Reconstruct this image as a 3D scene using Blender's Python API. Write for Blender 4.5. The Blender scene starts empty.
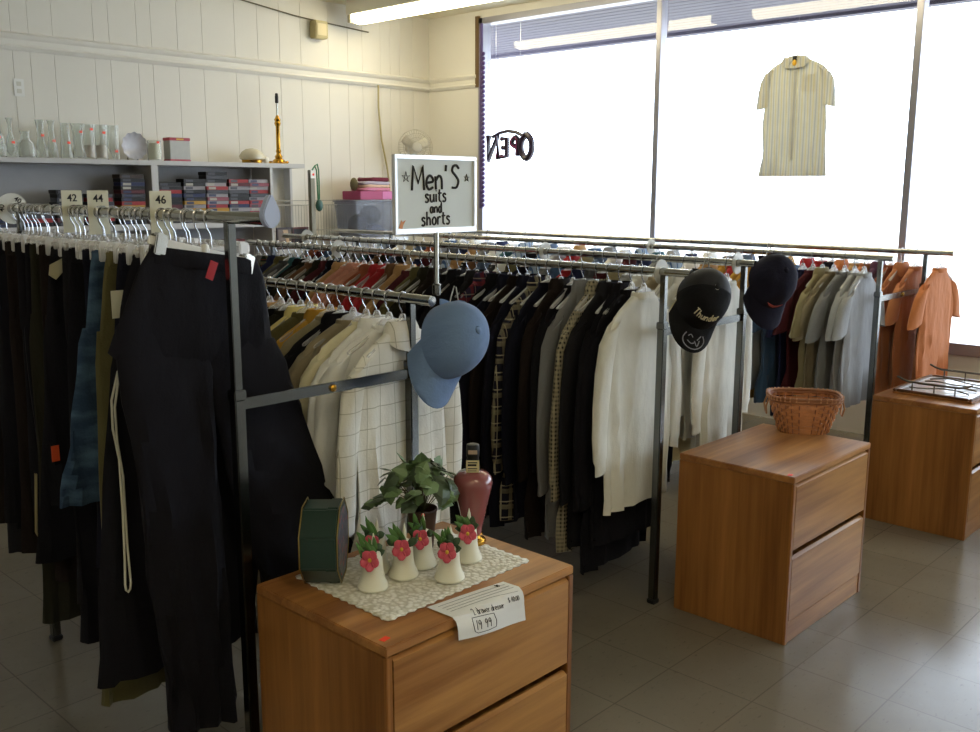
import bpy, bmesh, math, random
from mathutils import Vector, Matrix
C = bpy.context.scene.collection
PI = math.pi
rnd = random.Random(7)

# ------------------------------------------------------------------ camera
H = 1.75
F_, YAW, PITCH, ROLL = 962.9, 0.81497, 0.1825, 0.0028
fwd = Vector((math.sin(YAW)*math.cos(PITCH), math.cos(YAW)*math.cos(PITCH), -math.sin(PITCH)))
rt = Vector((math.cos(YAW), -math.sin(YAW), 0))
up = rt.cross(fwd)
c_, s_ = math.cos(ROLL), math.sin(ROLL)
rt, up = c_*rt + s_*up, -s_*rt + c_*up
cam = bpy.data.cameras.new('camera'); co = bpy.data.objects.new('camera', cam); C.objects.link(co)
cam.sensor_width = 36; cam.lens = 36*F_/980; cam.clip_start = .05; cam.clip_end = 200
co.matrix_world = Matrix(((rt.x, up.x, -fwd.x, 0), (rt.y, up.y, -fwd.y, 0), (rt.z, up.z, -fwd.z, H), (0, 0, 0, 1)))
bpy.context.scene.camera = co

# ------------------------------------------------------------------ mesh builder
class MB:
    def __init__(s): s.v = []; s.f = []; s.m = []
    def add(s, vs, fs, mi=0, M=None):
        o = len(s.v)
        s.v += [tuple(M @ Vector(v)) for v in vs] if M is not None else [tuple(v) for v in vs]
        s.f += [tuple(i+o for i in f) for f in fs]; s.m += [mi]*len(fs); return s
    def box(s, x0, x1, y0, y1, z0, z1, mi=0, M=None):
        vs = [(x, y, z) for z in (z0, z1) for y in (y0, y1) for x in (x0, x1)]
        return s.add(vs, [(0,2,3,1), (4,5,7,6), (0,1,5,4), (2,6,7,3), (0,4,6,2), (1,3,7,5)], mi, M)
    def loft(s, loops, capA=True, capB=True, mi=0, M=None, closed=True):
        n = len(loops[0]); vs = [p for l in loops for p in l]; fs = []
        for i in range(len(loops)-1):
            for j in range(n if closed else n-1):
                k = (j+1) % n
                fs.append((i*n+j, i*n+k, (i+1)*n+k, (i+1)*n+j))
        if capA: fs.append(tuple(reversed(range(n))))
        if capB: fs.append(tuple((len(loops)-1)*n+j for j in range(n)))
        return s.add(vs, fs, mi, M)
    def lathe(s, prof, n=20, mi=0, M=None, capA=True, capB=True):
        return s.loft([[(r*math.cos(2*PI*k/n), r*math.sin(2*PI*k/n), z) for k in range(n)] for r, z in prof], capA, capB, mi, M)
    def tube(s, pts, r, n=8, closed=False, mi=0, M=None, flat=1.0):
        pts = [Vector(p) for p in pts]; N = len(pts); loops = []; prev = None
        for i, p in enumerate(pts):
            if closed: t = pts[(i+1) % N]-pts[i-1]
            else: t = pts[min(i+1, N-1)]-pts[max(i-1, 0)]
            if t.length < 1e-9: t = Vector((0, 0, 1))
            t.normalize()
            if prev is None:
                a = Vector((0, 0, 1)) if abs(t.z) < .9 else Vector((1, 0, 0)); u = t.cross(a).normalized()
            else:
                u = prev - t*prev.dot(t)
                u = u.normalized() if u.length > 1e-6 else t.orthogonal().normalized()
            prev = u; w = t.cross(u); rr = r[i] if isinstance(r, (list, tuple)) else r
            loops.append([p + rr*(math.cos(2*PI*k/n)*u + flat*math.sin(2*PI*k/n)*w) for k in range(n)])
        if closed: loops.append(loops[0])
        return s.loft(loops, not closed, not closed, mi, M)
    def prism(s, outline, y0, y1, mi=0, M=None):   # outline in (x,z), extruded along y
        return s.loft([[(x, y0, z) for x, z in outline], [(x, y1, z) for x, z in outline]], True, True, mi, M)
    def sphere(s, c, r, n=12, mi=0, sc=(1,1,1)):
        m = max(4, n//2)
        prof = [(math.sin(PI*i/m)*r, -math.cos(PI*i/m)*r) for i in range(m+1)]
        prof[0] = (r*.02, -r); prof[-1] = (r*.02, r)
        M = Matrix.Translation(c) @ Matrix.Diagonal((*sc, 1))
        return s.lathe(prof, n, mi, M)
    def build(s, name, mat, parent=None, smooth=True, bevel=0, seg=2, angle=40, loc=None, rot=None):
        me = bpy.data.meshes.new(name); me.from_pydata(s.v, [], s.f)
        bm = bmesh.new(); bm.from_mesh(me)
        bmesh.ops.recalc_face_normals(bm, faces=bm.faces)
        if bevel:
            es = [e for e in bm.edges if len(e.link_faces) == 2 and e.calc_face_angle(0) > .6]
            bmesh.ops.bevel(bm, geom=es, offset=bevel, segments=seg, affect='EDGES', clamp_overlap=True)
        bm.to_mesh(me); bm.free()
        ms = mat if isinstance(mat, (list, tuple)) else [mat]
        for m in ms: me.materials.append(m)
        if len(ms) > 1 and not bevel: me.polygons.foreach_set('material_index', s.m)
        if smooth:
            me.polygons.foreach_set('use_smooth', [True]*len(me.polygons)); me.set_sharp_from_angle(angle=math.radians(angle))
        o = bpy.data.objects.new(name, me); C.objects.link(o)
        if parent: o.parent = parent
        if loc is not None: o.location = loc
        if rot is not None: o.rotation_euler = rot
        return o

def tag(o, label=None, cat=None, group=None, kind=None):
    if label: o['label'] = label
    if cat: o['category'] = cat
    if group: o['group'] = group
    if kind: o['kind'] = kind
    return o
def thing(name, label, cat, loc=(0,0,0), rotz=0, group=None):
    o = bpy.data.objects.new(name, None); C.objects.link(o); o.empty_display_size = .05
    o.location = loc; o.rotation_euler = (0, 0, rotz)
    return tag(o, label, cat, group)
KIDS = {}
def dup(root, loc, rot=(0,0,0), label=None, group=None, mats=None, scale=None):
    def cp(o, par):
        c = o.copy(); C.objects.link(c)
        if par is not None: c.parent = par
        if mats and c.type == 'MESH':
            base = o.name.split('.')[0]
            m = mats.get(base, mats.get('*'))
            if m and len(c.material_slots):
                c.material_slots[0].link = 'OBJECT'; c.material_slots[0].material = m
        for k in o.children: cp(k, c)
        return c
    r = cp(root, None); r.location = loc; r.rotation_euler = rot
    if scale: r.scale = scale
    if label: r['label'] = label
    if group: r['group'] = group
    return r
ORD = 'first second third fourth fifth sixth seventh eighth ninth tenth eleventh twelfth thirteenth fourteenth fifteenth sixteenth seventeenth eighteenth nineteenth twentieth'.split()
def ordw(i):
    if i < 20: return ORD[i]
    t = {2: 'twenty', 3: 'thirty', 4: 'forty', 5: 'fifty'}; n = i+1
    if n % 10 == 0: return {30: 'thirtieth', 40: 'fortieth', 50: 'fiftieth'}[n]
    return t[n//10]+'-'+ORD[n % 10-1]

# ------------------------------------------------------------------ materials
def srgb(c):
    if isinstance(c, str): c = tuple(int(c[i:i+2], 16)/255 for i in (0, 2, 4))
    return tuple(x/12.92 if x <= .04045 else ((x+.055)/1.055)**2.4 for x in c[:3])+(1,)
def newmat(name):
    m = bpy.data.materials.new(name); m.use_nodes = True; nt = m.node_tree; nt.nodes.clear()
    out = nt.nodes.new('ShaderNodeOutputMaterial'); return m, nt, out
def N(nt, typ, **kw):
    n = nt.nodes.new('ShaderNode'+typ)
    for k, v in kw.items():
        if k in ('op',): n.operation = v
        elif k == 'blend': n.blend_type = v
        elif k == 'dtype': n.data_type = v
        elif k.startswith('a_'): setattr(n, k[2:], v)
        else:
            key = int(k[1:]) if k[0] == 'i' and k[1:].isdigit() else k.replace('_', ' ')
            if isinstance(v, bpy.types.NodeSocket): nt.links.new(v, n.inputs[key])
            else: n.inputs[key].default_value = v
    return n
def mixc(nt, fac, a, b, blend='MIX'):
    n = nt.nodes.new('ShaderNodeMix'); n.data_type = 'RGBA'; n.blend_type = blend
    for s, v in ((n.inputs['Factor'], fac), (n.inputs[6], a), (n.inputs[7], b)):
        if isinstance(v, bpy.types.NodeSocket): nt.links.new(v, s)
        else: s.default_value = v
    return n.outputs[2]
def math_(nt, op, a, b=0.0):
    return N(nt, 'Math', op=op, i0=a, i1=b).outputs[0]
def coords(nt): return N(nt, 'TexCoord').outputs['Object']
def vmap(nt, vec, scale=(1,1,1), loc=(0,0,0)):
    return N(nt, 'Mapping', Vector=vec, Scale=scale, Location=loc).outputs[0]
def noise(nt, vec, scale, detail=4, rough=.55):
    return N(nt, 'TexNoise', Vector=vec, Scale=scale, Detail=detail, Roughness=rough).outputs[0]
def dk(c, k): return tuple(x*k for x in c[:3])+(1,)
MC = {}
def mat(name, col, rough=.6, metal=0, var=.12, vs=8, bump=0, bs=40, spec=.5, sheen=0, emit=None, coat=0):
    if name in MC: return MC[name]
    m, nt, out = newmat(name); c = srgb(col); v = coords(nt)
    p = N(nt, 'BsdfPrincipled', Roughness=rough, Metallic=metal); p.inputs['Specular IOR Level'].default_value = spec
    p.inputs['Coat Weight'].default_value = coat
    f = noise(nt, v, vs)
    nt.links.new(mixc(nt, f, dk(c, 1-var), dk(c, 1+var)), p.inputs['Base Color'])
    if sheen: p.inputs['Sheen Weight'].default_value = sheen
    if bump:
        b = N(nt, 'Bump', Strength=bump, Distance=.004, Height=noise(nt, v, bs)); nt.links.new(b.outputs[0], p.inputs['Normal'])
    if emit: p.inputs['Emission Color'].default_value = srgb(emit[0]); p.inputs['Emission Strength'].default_value = emit[1]
    nt.links.new(p.outputs[0], out.inputs[0]); MC[name] = m; return m
def fabric(name, col, pattern=None, cols=(), sc=1.0, rough=.9, trans=0):
    """cloth: weave noise, soft wrinkles as bump, optional plaid / stripe / check woven in"""
    if name in MC: return MC[name]
    m, nt, out = newmat(name); c = srgb(col); v = coords(nt)
    p = N(nt, 'BsdfPrincipled', Roughness=rough); p.inputs['Specular IOR Level'].default_value = .25
    p.inputs['Sheen Weight'].default_value = .12 if max(c[:3]) > .1 else 0.0
    base = mixc(nt, noise(nt, v, 9), dk(c, .86), dk(c, 1.14))
    xyz = N(nt, 'SeparateXYZ', Vector=v).outputs
    def band(sock, freq, width, off=0.0):
        fr = math_(nt, 'FRACT', math_(nt, 'ADD', math_(nt, 'MULTIPLY', sock, freq), off+100.0)); return math_(nt, 'LESS_THAN', fr, width)
    if pattern in ('plaid', 'stripe', 'check', 'window'):
        if pattern == 'plaid':
            for sock in (xyz[0], xyz[2]):
                for fq, w, o, cc in ((11/sc, .30, 0, cols[0]), (11/sc, .07, .55, cols[1]), (11/sc, .05, .8, cols[0])):
                    base = mixc(nt, math_(nt, 'MULTIPLY', band(sock, fq, w, o), .6), base, srgb(cc))
        if pattern == 'check':
            for sock in (xyz[0], xyz[2], xyz[1]):
                base = mixc(nt, math_(nt, 'MULTIPLY', band(sock, 80/sc, .5), .5), base, srgb(cols[0]))
        if pattern == 'window':
            for sock in (xyz[0], xyz[2]):
                base = mixc(nt, band(sock, 16/sc, .04), base, srgb(cols[0]))
        if pattern == 'stripe':
            for i, cc in enumerate(cols):
                base = mixc(nt, band(xyz[0], 26/sc, .22, i/len(cols)), base, srgb(cc))
    if pattern == 'denim':
        w = N(nt, 'TexNoise', Vector=vmap(nt, v, (5, 5, 16)), Scale=1.5, Detail=5)
        base = mixc(nt, N(nt, 'MapRange', Value=w.outputs[0], From_Min=.45, From_Max=.7, To_Max=.6).outputs[0], base, srgb(cols[0]))
    nt.links.new(base, p.inputs['Base Color'])
    h = math_(nt, 'ADD', noise(nt, vmap(nt, v, (1, 1, .45)), 11, 3), math_(nt, 'MULTIPLY', noise(nt, v, 180, 1), .08))
    b = N(nt, 'Bump', Strength=.5, Distance=.02, Height=h); nt.links.new(b.outputs[0], p.inputs['Normal'])
    if trans:
        tl = N(nt, 'BsdfTranslucent', Color=base); mx = N(nt, 'MixShader', i0=trans, i1=p.outputs[0], i2=tl.outputs[0]); nt.links.new(mx.outputs[0], out.inputs[0])
    else: nt.links.new(p.outputs[0], out.inputs[0])
    MC[name] = m; return m
def clear(name, tint='ffffff', alpha=.75, rough=.05, body='ffffff'):
    """thin clear glass or plastic: mostly see-through, bright at glancing angles"""
    if name in MC: return MC[name]
    m, nt, out = newmat(name)
    t = N(nt, 'BsdfTransparent', Color=srgb(tint))
    p = N(nt, 'BsdfPrincipled', Roughness=rough); p.inputs['Base Color'].default_value = srgb(body); p.inputs['Specular IOR Level'].default_value = .8
    lw = N(nt, 'LayerWeight', Blend=.35)
    f = N(nt, 'MapRange', Value=lw.outputs['Facing'], To_Min=1-alpha, To_Max=min(1, 1-alpha+.55))
    mx = N(nt, 'MixShader', i0=f.outputs[0], i1=t.outputs[0], i2=p.outputs[0])
    nt.links.new(mx.outputs[0], out.inputs[0]); MC[name] = m; return m
def window_glass():
    m, nt, out = newmat('window_glass')
    t = N(nt, 'BsdfTransparent', Color=(.97, .98, 1, 1)); g = N(nt, 'BsdfGlossy', Roughness=0.0)
    lw = N(nt, 'LayerWeight', Blend=.5)
    fr = math_(nt, 'ADD', .03, math_(nt, 'MULTIPLY', math_(nt, 'POWER', lw.outputs['Facing'], 5), .9))
    mx = N(nt, 'MixShader', i0=fr, i1=t.outputs[0], i2=g.outputs[0]); nt.links.new(mx.outputs[0], out.inputs[0]); return m
def wood(name, dark, light, axis, board=.11, rough=.35):
    """oak veneer: grain along axis (0 x, 2 z), glued boards of slightly different tone across it"""
    m, nt, out = newmat(name); v = coords(nt)
    sc = [26, 26, 26]; sc[axis] = 1.3
    g = noise(nt, vmap(nt, v, sc), 1.6, 6, .6)
    w = N(nt, 'TexWave', Vector=vmap(nt, v, [x*.16 for x in sc]), Scale=1.2, Distortion=7, Detail=3, Detail_Scale=1.5)
    xyz = N(nt, 'SeparateXYZ', Vector=v).outputs
    if axis == 2: q = math_(nt, 'ADD', xyz[0], xyz[1])
    else: q = math_(nt, 'ADD', xyz[1], math_(nt, 'MULTIPLY', xyz[2], .7))
    cell = math_(nt, 'FLOOR', math_(nt, 'MULTIPLY', math_(nt, 'ADD', q, 10), 1/board))
    wn = N(nt, 'TexWhiteNoise', a_noise_dimensions='1D', W=cell).outputs[0]
    f = math_(nt, 'ADD', math_(nt, 'MULTIPLY', g, .55), math_(nt, 'ADD', math_(nt, 'MULTIPLY', w.outputs[1], .22), math_(nt, 'MULTIPLY', wn, .28)))
    p = N(nt, 'BsdfPrincipled', Roughness=rough)
    f = N(nt, 'MapRange', Value=f, From_Min=.25, From_Max=.8).outputs[0]
    nt.links.new(mixc(nt, f, srgb(dark), srgb(light)), p.inputs['Base Color'])
    b = N(nt, 'Bump', Strength=.12, Distance=.002, Height=g); nt.links.new(b.outputs[0], p.inputs['Normal'])
    nt.links.new(p.outputs[0], out.inputs[0]); return m
def emis(name, col, k):
    m, nt, out = newmat(name); e = N(nt, 'Emission', Color=srgb(col), Strength=k); nt.links.new(e.outputs[0], out.inputs[0]); return m

wall_m = mat('white_wall_paint', 'e5e2d9', .55, var=.03, vs=3, bump=.05, bs=60)
trim_m = mat('trim_paint', 'e6e3da', .45, var=.03)
ceil_m = mat('ceiling_paint', 'e8e2cc', .8, var=.03)
chrome = mat('chrome', 'b9b9b4', .16, 1, var=.06)
chrome_dark = mat('worn_chrome', '747675', .22, 1, var=.1)
wire_m = mat('hanger_wire', 'c9cbd0', .2, 1, var=.05)
clearp = clear('clear_plastic', alpha=.78, rough=.12)
card_m = mat('cream_card', 'd9d6bf', .5, var=.04)
white_m = mat('white_plastic', 'eeeeea', .4, var=.03)
black_m = mat('black_plastic', '141416', .4, var=.1)
ink = mat('black_ink', '17171a', .6, var=.05)
paper = mat('paper', 'e6e6e2', .7, var=.03, bump=.2, bs=20)
sticker = mat('orange_red_sticker', 'ff4a2a', .5, var=.03)
brass = mat('brass', 'c99a3c', .2, 1, var=.1)
glass_m = clear('clear_glass', 'f8faf9', .93, .03)
glass_w = window_glass()
oak_top = wood('oak_top', '85532a', 'cd9454', 0)
oak_side = wood('oak_side', '78491f', 'bd8244', 2)
oak_front = wood('oak_front', '8b5a2a', 'd09a58', 0, 9)

# ------------------------------------------------------------------ room
XW, YW, CZ = 6.8, 7.25, 3.38
def struct(name, mb, m, parent=None, **k):
    o = mb.build(name, m, parent, **k)
    if parent is None: o['kind'] = 'structure'
    return o
def floor_mat():
    m, nt, out = newmat('vinyl_tile'); v = N(nt, 'TexCoord').outputs['Object']; T = .338
    xyz = N(nt, 'SeparateXYZ', Vector=v).outputs
    u = math_(nt, 'MULTIPLY', math_(nt, 'SUBTRACT', xyz[0], 3.202-T*20), 1/T); w = math_(nt, 'MULTIPLY', math_(nt, 'SUBTRACT', xyz[1], 1.108-T*20), 1/T)
    fu, fw = math_(nt, 'FRACT', u), math_(nt, 'FRACT', w)
    e = math_(nt, 'MINIMUM', math_(nt, 'MINIMUM', fu, math_(nt, 'SUBTRACT', 1, fu)), math_(nt, 'MINIMUM', fw, math_(nt, 'SUBTRACT', 1, fw)))
    joint = math_(nt, 'LESS_THAN', e, .007)
    cell = N(nt, 'CombineXYZ', X=math_(nt, 'FLOOR', u), Y=math_(nt, 'FLOOR', w)).outputs[0]
    wn = N(nt, 'TexWhiteNoise', a_noise_dimensions='3D', Vector=cell).outputs[0]
    c = mixc(nt, wn, srgb('7a7264'), srgb('7f7769'))
    sp = noise(nt, vmap(nt, v, (1, 2.6, 1)), 26, 5, .65)
    r = N(nt, 'MapRange', Value=sp, From_Min=.60, From_Max=.70).outputs[0]
    c = mixc(nt, math_(nt, 'MULTIPLY', r, .5), c, srgb('4b463b'))
    sp2 = noise(nt, vmap(nt, v, (2.2, 1, 1), (4, 2, 0)), 22, 5, .65)
    r2 = N(nt, 'MapRange', Value=sp2, From_Min=.6, From_Max=.7).outputs[0]
    c = mixc(nt, math_(nt, 'MULTIPLY', r2, .4), c, srgb('857e70'))
    dirt = noise(nt, v, 1.6, 5, .6); c = mixc(nt, math_(nt, 'MULTIPLY', N(nt, 'MapRange', Value=dirt, From_Min=.45, From_Max=.75).outputs[0], .35), c, srgb('5d5648'))
    c = mixc(nt, math_(nt, 'MULTIPLY', joint, .4), c, srgb('3b362d'))
    p = N(nt, 'BsdfPrincipled', Roughness=.2); nt.links.new(c, p.inputs['Base Color'])
    rr = N(nt, 'MapRange', Value=dirt, To_Min=.13, To_Max=.3); nt.links.new(rr.outputs[0], p.inputs['Roughness'])
    b = N(nt, 'Bump', Strength=.3, Distance=.002, Height=math_(nt, 'SUBTRACT', math_(nt, 'MULTIPLY', dirt, .5), joint)); nt.links.new(b.outputs[0], p.inputs['Normal'])
    nt.links.new(p.outputs[0], out.inputs[0]); return m
X0, Y0 = -3.2, -4.2
struct('floor', MB().box(X0, XW+.15, Y0, YW+.15, -.1, 0), floor_mat(), smooth=False)
struct('ceiling', MB().box(X0, XW+.15, Y0, YW+.15, CZ, CZ+.1), ceil_m, smooth=False)
# panelled wall: vertical grooves cut into the board at the sheet's irregular spacing
g = []; x = X0; rr = random.Random(3)
g.append((x, 0.0))
while x < XW-.3:
    x += rr.choice((.12, .17, .22, .22, .30)); g += [(x-.004, 0), (x-.0015, .003), (x+.0015, .003), (x+.004, 0)]
g.append((XW+.15, 0))
mb = MB(); n = len(g)
mb.loft([[(a, YW+b, 0) for a, b in g], [(a, YW+b, CZ) for a, b in g]], False, False, closed=False)
mb.box(X0, XW+.15, YW+.012, YW+.15, 0, CZ)
struct('wall_left', mb, wall_m, smooth=False)
YL = 6.56        # where the glazing starts
mb = MB().box(XW, XW+.15, YL, YW, 0, CZ); mb.box(XW, XW+.15, Y0, YL, 0, .70); mb.box(XW, XW+.15, Y0, YL, 3.31, CZ)
struct('wall_right', mb, wall_m, smooth=False)
struct('wall_back', MB().box(X0, XW+.15, Y0-.15, Y0, 0, CZ), wall_m, smooth=False)
struct('wall_front', MB().box(X0-.15, X0, Y0, YW+.15, 0, CZ), wall_m, smooth=False)
# picture-height moulding round both walls
pf = [(0, 2.69), (.012, 2.69), (.02, 2.70), (.028, 2.715), (.014, 2.73), (.014, 2.765), (.03, 2.78), (.034, 2.80), (.02, 2.81), (0, 2.815)]
mb = MB().loft([[(X0, YW-a, z) for a, z in pf], [(XW-.0, YW-a, z) for a, z in pf]])
struct('trim_1', mb, trim_m)
mb = MB().loft([[(XW-a, YW-.03, z) for a, z in pf], [(XW-a, YL+.02, z) for a, z in pf]])
struct('trim_2', mb, trim_m)
struct('trim_3', MB().box(XW-.025, XW, 6.545, 6.59, 2.69, 3.33), mat('brown_wood_strip', '6b5330', .5), smooth=False)
struct('baseboard_left', MB().box(X0, XW, YW-.012, YW, 0, .1), mat('dark_baseboard', '4a443c', .5), smooth=False)
# shop window
alu = mat('aluminium_frame', 'a9a8b0', .35, .8, var=.05)
mb = MB().box(XW-.02, XW+.1, Y0, YL, 3.255, 3.31); mb.box(XW-.02, XW+.1, YL-.06, YL, .70, 3.31); mb.box(XW-.04, XW+.1, Y0, YL, .66, .74)
win = struct('window_1', mb, alu, bevel=.004)
MUL = [4.55, 2.51, .47, -1.57, -3.6]
for y in MUL: MB().box(XW-.02, XW+.07, y-.024, y+.024, .74, 3.26).build('mullion', alu, win, bevel=.004)
edges = [YL-.06]+MUL
for a, b in zip(edges[:-1], edges[1:]):
    MB().box(XW+.03, XW+.036, b+.02, a-.02, .74, 3.26).build('pane', glass_w, win, smooth=False)
# outside: pavement and slatted soffit of the walkway
struct('pavement', MB().box(XW+.15, 60, -50, 60, -.12, -.02), mat('concrete', 'c9c5bc', .8, var=.1, vs=2), smooth=False)
sof = mat('soffit_paint', '4c4658', .6, var=.08)
mb = MB(); x = XW+.15
while x < 8.85: mb.box(x, x+.115, -8, 9, 3.33, 3.36); mb.box(x+.115, x+.13, -8, 9, 3.345, 3.36); x += .13
mb.box(8.85, 8.97, -8, 9, 3.30, 3.62)
struct('awning_soffit', mb, sof, smooth=False)

# ------------------------------------------------------------------ light
w = bpy.data.worlds.new('sky'); bpy.context.scene.world = w; w.use_nodes = True
bg = w.node_tree.nodes['Background']; bg.inputs[0].default_value = (.80, .90, 1.0, 1); bg.inputs[1].default_value = SKY = 6.0
tube_m = emis('fluorescent_tube', 'ffefc4', 13)
lab_f = ['white fluorescent ceiling light above the window racks, ending near the back wall',
         'white fluorescent ceiling light second along the row beside the shop window',
         'white fluorescent ceiling light over the shop aisle', 'white fluorescent ceiling light added out of view to brighten the candle dresser']
t = thing('ceiling_light', lab_f[0], 'ceiling light', (5.75, 5.87, CZ-.05), 0, 'fluorescent ceiling lights')
mb = MB().box(-.11, .11, -1.22, 1.22, -.07, .05); mb.box(-.03, .03, -1.2, 1.2, -.09, -.07)
mb.build('housing', mat('light_housing', 'e8e6da', .4, var=.02), t, bevel=.005)
MB().loft([[(x, y, z) for x, z in [(-.085, -.07), (-.085, -.105), (-.06, -.135), (0, -.145), (.06, -.135), (.085, -.105), (.085, -.07)]] for y in (-1.17, 1.17)]).build('diffuser', tube_m, t)
for s in (-1, 1): MB().box(-.1, .1, s*1.19-.02, s*1.19+.02, -.14, -.07).build('end_cap', mat('light_cap', 'b9b29a', .4), t, bevel=.004)
for i, (x, y) in enumerate([(5.75, 3.14), (1.2, -.6), (-.9, -.6)]): dup(t, (x, y, CZ-.05), label=lab_f[i+1])  # last copy is an added, unseen fixture that brightens the candle dresser

# ------------------------------------------------------------------ writing
STROKE = {
 'M': (.72, [[(0,0),(.08,1),(.35,.3),(.62,1),(.7,0)]]), 'e': (.48, [[(.05,.3),(.4,.34),(.38,.5),(.22,.6),(.06,.45),(.04,.2),(.18,.02),(.4,.1)]]),
 'n': (.48, [[(0,.56),(.03,0)],[(.03,.38),(.2,.58),(.36,.45),(.38,0)]]), "'": (.16, [[(.08,1.02),(.05,.76)]]),
 'S': (.55, [[(.44,.84),(.3,.97),(.12,.93),(.06,.74),(.26,.54),(.42,.32),(.3,.06),(.04,.06)]]),
 's': (.42, [[(.32,.5),(.2,.6),(.06,.52),(.1,.38),(.3,.24),(.28,.06),(.12,0),(.02,.08)]]),
 'u': (.48, [[(0,.58),(.03,.15),(.18,.02),(.34,.2),(.36,.58)],[(.36,.58),(.39,0)]]), 'i': (.16, [[(.05,.58),(.05,0)],[(.05,.78),(.06,.83)]]),
 't': (.38, [[(.15,.9),(.13,.15),(.28,.03)],[(0,.62),(.32,.64)]]), 'a': (.48, [[(.36,.54),(.15,.58),(.02,.3),(.12,.02),(.3,.1),(.36,.54),(.4,0)]]),
 'd': (.48, [[(.36,.5),(.15,.58),(.02,.3),(.12,.02),(.3,.1),(.37,1),(.4,0)]]), 'h': (.48, [[(.03,1),(.03,0)],[(.03,.38),(.2,.58),(.34,.42),(.36,0)]]),
 'o': (.46, [[(.2,.58),(.04,.42),(.04,.14),(.2,.02),(.36,.16),(.36,.44),(.2,.58)]]), 'r': (.36, [[(.03,.58),(.03,0)],[(.03,.38),(.15,.56),(.3,.55)]]),
 'T': (.55, [[(0,.95),(.5,1)],[(.25,.97),(.22,0)]]), 'w': (.56, [[(0,.58),(.1,.02),(.23,.45),(.36,.02),(.48,.58)]]), '2': (.5, [[(.02,.8),(.2,1),(.36,.78),(.02,.02),(.42,.04)]]),
 '1': (.2, [[(.1,1),(.1,0)]]), '9': (.46, [[(.36,.75),(.2,.97),(.04,.74),(.2,.52),(.36,.75),(.32,0)]]), '$': (.5, [[(.4,.8),(.15,.85),(.08,.62),(.36,.4),(.34,.12),(.04,.14)],[(.22,1),(.2,0)]]),
 '4': (.48, [[(.3,0),(.32,1),(0,.35),(.42,.37)]]), '0': (.46, [[(.2,.95),(.04,.6),(.06,.2),(.2,.03),(.36,.25),(.36,.7),(.2,.95)]]), '.': (.16, [[(.05,.02),(.07,.05)]]),
 'O': (.75, [[(.33,1),(.08,.75),(.05,.3),(.3,0),(.58,.25),(.6,.7),(.33,1)]]), 'P': (.6, [[(.05,0),(.05,1),(.4,.95),(.45,.65),(.05,.5)]]), 'E': (.6, [[(.5,1),(.05,1),(.05,0),(.5,0)],[(.05,.5),(.42,.5)]]),
 'N': (.68, [[(.05,0),(.05,1),(.58,0),(.58,1)]]), '3': (.46, [[(.04,.9),(.22,.97),(.34,.78),(.14,.55),(.36,.32),(.2,.02),(.02,.1)]]), '8': (.46, [[(.2,.5),(.05,.74),(.2,.97),(.35,.74),(.2,.5),(.03,.25),(.2,.02),(.37,.25),(.2,.5)]]), ' ': (.3, []),
}
def smoothline(pl, k=3):
    if len(pl) < 3: return pl
    out = []
    P = [Vector((*p, 0)) for p in pl]; P = [P[0]]+P+[P[-1]]
    for i in range(1, len(P)-2):
        for j in range(k):
            t = j/k; a, b, c, d = P[i-1:i+3]
            out.append(.5*((2*b)+(c-a)*t+(2*a-5*b+4*c-d)*t*t+(3*b-a-3*c+d)*t**3))
    out.append(P[-2]); return [(p.x, p.y) for p in out]
def write(s, size, r, fn, smooth=True, gap=0.08, center=True):
    """strokes of string s as thin raised ink lines; fn(u,v) maps the page to 3-D"""
    tot = sum(STROKE[c][0]+gap for c in s)*size; x = -tot/2 if center else 0; mb = MB()
    for c in s:
        wd, ls = STROKE[c]
        for l in ls:
            q = smoothline(l) if smooth and c not in 'MNETw4' else l
            mb.tube([fn(x+p[0]*size, p[1]*size) for p in q], r, 6)
        x += (wd+gap)*size
    return mb
def printed(txt, size, m, parent, M, name='numeral'):
    cu = bpy.data.curves.new(name, 'FONT'); cu.body = txt; cu.size = size; cu.align_x = 'CENTER'; cu.align_y = 'CENTER'; cu.extrude = .0006; cu.offset = size*.012
    o = bpy.data.objects.new(name, cu); C.objects.link(o)
    me = bpy.data.meshes.new_from_object(o.evaluated_get(bpy.context.evaluated_depsgraph_get()))
    C.objects.unlink(o); bpy.data.objects.remove(o); me.materials.append(m)
    q = bpy.data.objects.new(name, me); C.objects.link(q); q.parent = parent; q.matrix_local = M; return q
FRONT = Matrix.Rotation(PI/2, 4, 'X')      # text standing up, read from -Y

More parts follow.
